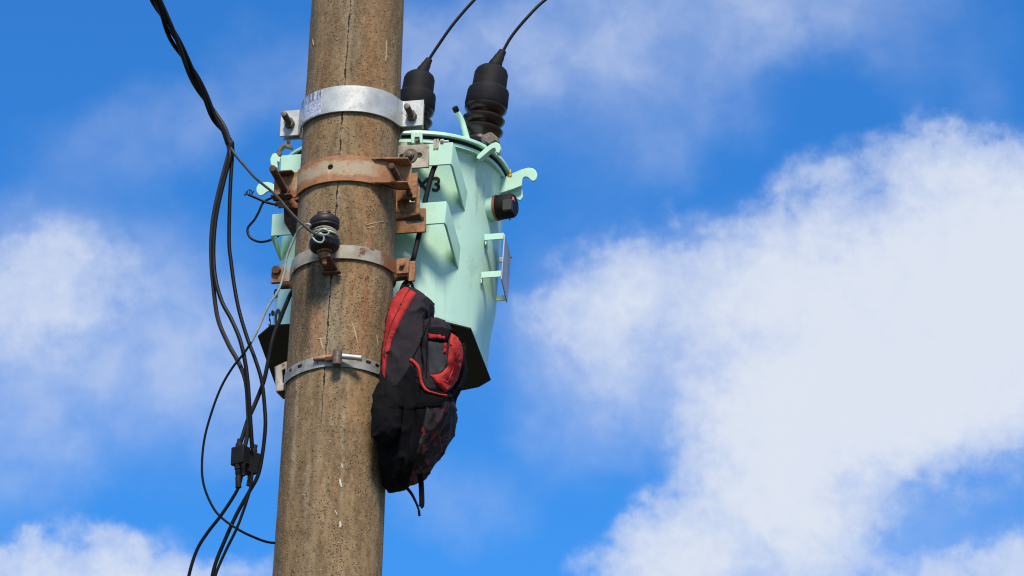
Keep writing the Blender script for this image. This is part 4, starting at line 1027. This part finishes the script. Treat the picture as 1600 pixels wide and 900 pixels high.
cable([(486, 352, -132), (479, 350.5, -128), (467, 359, -122), (456, 381, -116), (448, 402, -112), (444.5, 424, -110), (436, 452, -108), (418, 481, -106), (401, 519, -104), (384, 548, -102), (363.6, 574, -100), (347, 602, -98), (333, 637, -98), (320, 683, -96), (315.5, 727, -94), (319, 760, -92), (333, 793, -88), (350, 812, -84), (377, 830, -76), (403, 842, -60), (418, 847, -44), (431, 848.5, -30), (440, 849, -26)], 1.9, [M_wire, M_cable],
      'thin wire looping widely left of the pole, pale at the insulator, dark lower down', 'wire', msw=535)  # one wire; its dark look against the sky is painted on the lower run
for f in ():
    pass
bm = NB(); tube(bm, [pl(x, y, a) for x, y, a in strand(guide, 2.0, 3.1, 1.0)+[(361, 232, -88), (370, 245, -92), (382, 259, -96), (400, 279, -104), (430, 304, -118), (450, 327, -128), (466, 344, -134), (480, 357, -139), (489, 364, -141), (497, 367.5, -142), (503, 370, -142)]], 2.05*S, 10, 6)
tagm(part('messenger_wire', bm, M_mess, None), 'dark grey wire running from the cable bundle down to the spool insulator', 'wire')
# splice boxes
def splice(x0, y0, x1, y1, a, lab, stub):
    q0 = pl(x0, y0, a); q1 = pl(x1, y1, a); r_ = root('splice_connector', lab, 'cable connector', V(((q0.x+q1.x)/2, q0.y, q1.z)), 'splice connectors on the hanging cables')
    bm = NB(); box(bm, (q0.x, q0.y, q1.z), (q1.x, q0.y+20*S, q0.z)); 
    for v in bm.verts:
        if v.co.z > (q0.z+q1.z)/2: v.co.x += 2*S
    o_ = part('housing', bm, M_rubber, r_, bevel=1.6)
    bm = NB(); cx = (q0.x+q1.x)/2
    lathe(bm, V((cx, q0.y+8*S, q0.z-1*S)), (0.1, 0, 1), [(0, 6*S), (6*S, 5.5*S), (8*S, 4*S), (14*S, 3.6*S)], 14); part('cable_collar', bm, M_rubber, r_)
    for (sx, sl2, rr2) in stub:
        bm = NB(); lathe(bm, V((cx+sx*S, q0.y+6*S, q1.z+1*S)), (0, 0, -1), [(0, 1.25*rr2*S), (8*S, 1.2*rr2*S), (9*S, rr2*S), (16*S, rr2*S), (17*S, .85*rr2*S), (19*S, .85*rr2*S), (20*S, rr2*S), (sl2*S, rr2*S), (sl2*S, .8*rr2*S)], 16); part('stub', bm, M_rubber, r_)
    return r_
SP1 = splice(360, 698, 381, 724, -94, 'left black square splice box on the hanging cables, long stub below', ((-1, 37, 4.6), (8, 16, 3.4)))
SP2 = splice(384, 706, 402, 738, -74, 'right black splice box partly behind the crossing cables', ((3, 12, 3.2),))

SP1.rotation_euler = (.05, -.06, -.30); SP2.rotation_euler = (.12, .10, .75)

# frayed control wires
bm = NB(); tube(bm, [pl(x, y, a) for x, y, a in ((388, 304, 150), (402, 310, 150), (416, 316, 150), (432, 320, 150), (446, 324, 150))], 2.2*S, 8, 6)
for dx, dy in ((-6, 2), (-4, -5), (3, -8), (9, -6), (-7, -1)):
    tube(bm, [pl(388, 304, 150), pl(388+dx*.6, 304+dy*.2, 150), pl(388+dx, 304+dy, 148)], .8*S, 6, 5)
tube(bm, [pl(x, y, 150) for x, y in ((386, 302), (388, 297), (393, 298), (394, 304))], .8*S, 6, 5)
tagm(part('frayed_wire', bm, M_cable, None), 'short cut black wire with frayed end sticking out left of the tank', 'wire')
bm = NB(); tube(bm, [pl(x, y, 152) for x, y in ((442, 302), (428, 308), (412, 316), (404, 332), (397, 344), (387, 357), (390, 370), (404, 377.5), (420, 376), (436, 368))], 2.1*S, 8, 8)
tagm(part('curled_wire', bm, M_cable, None), 'black wire curling out in a loop left of the tank', 'wire')
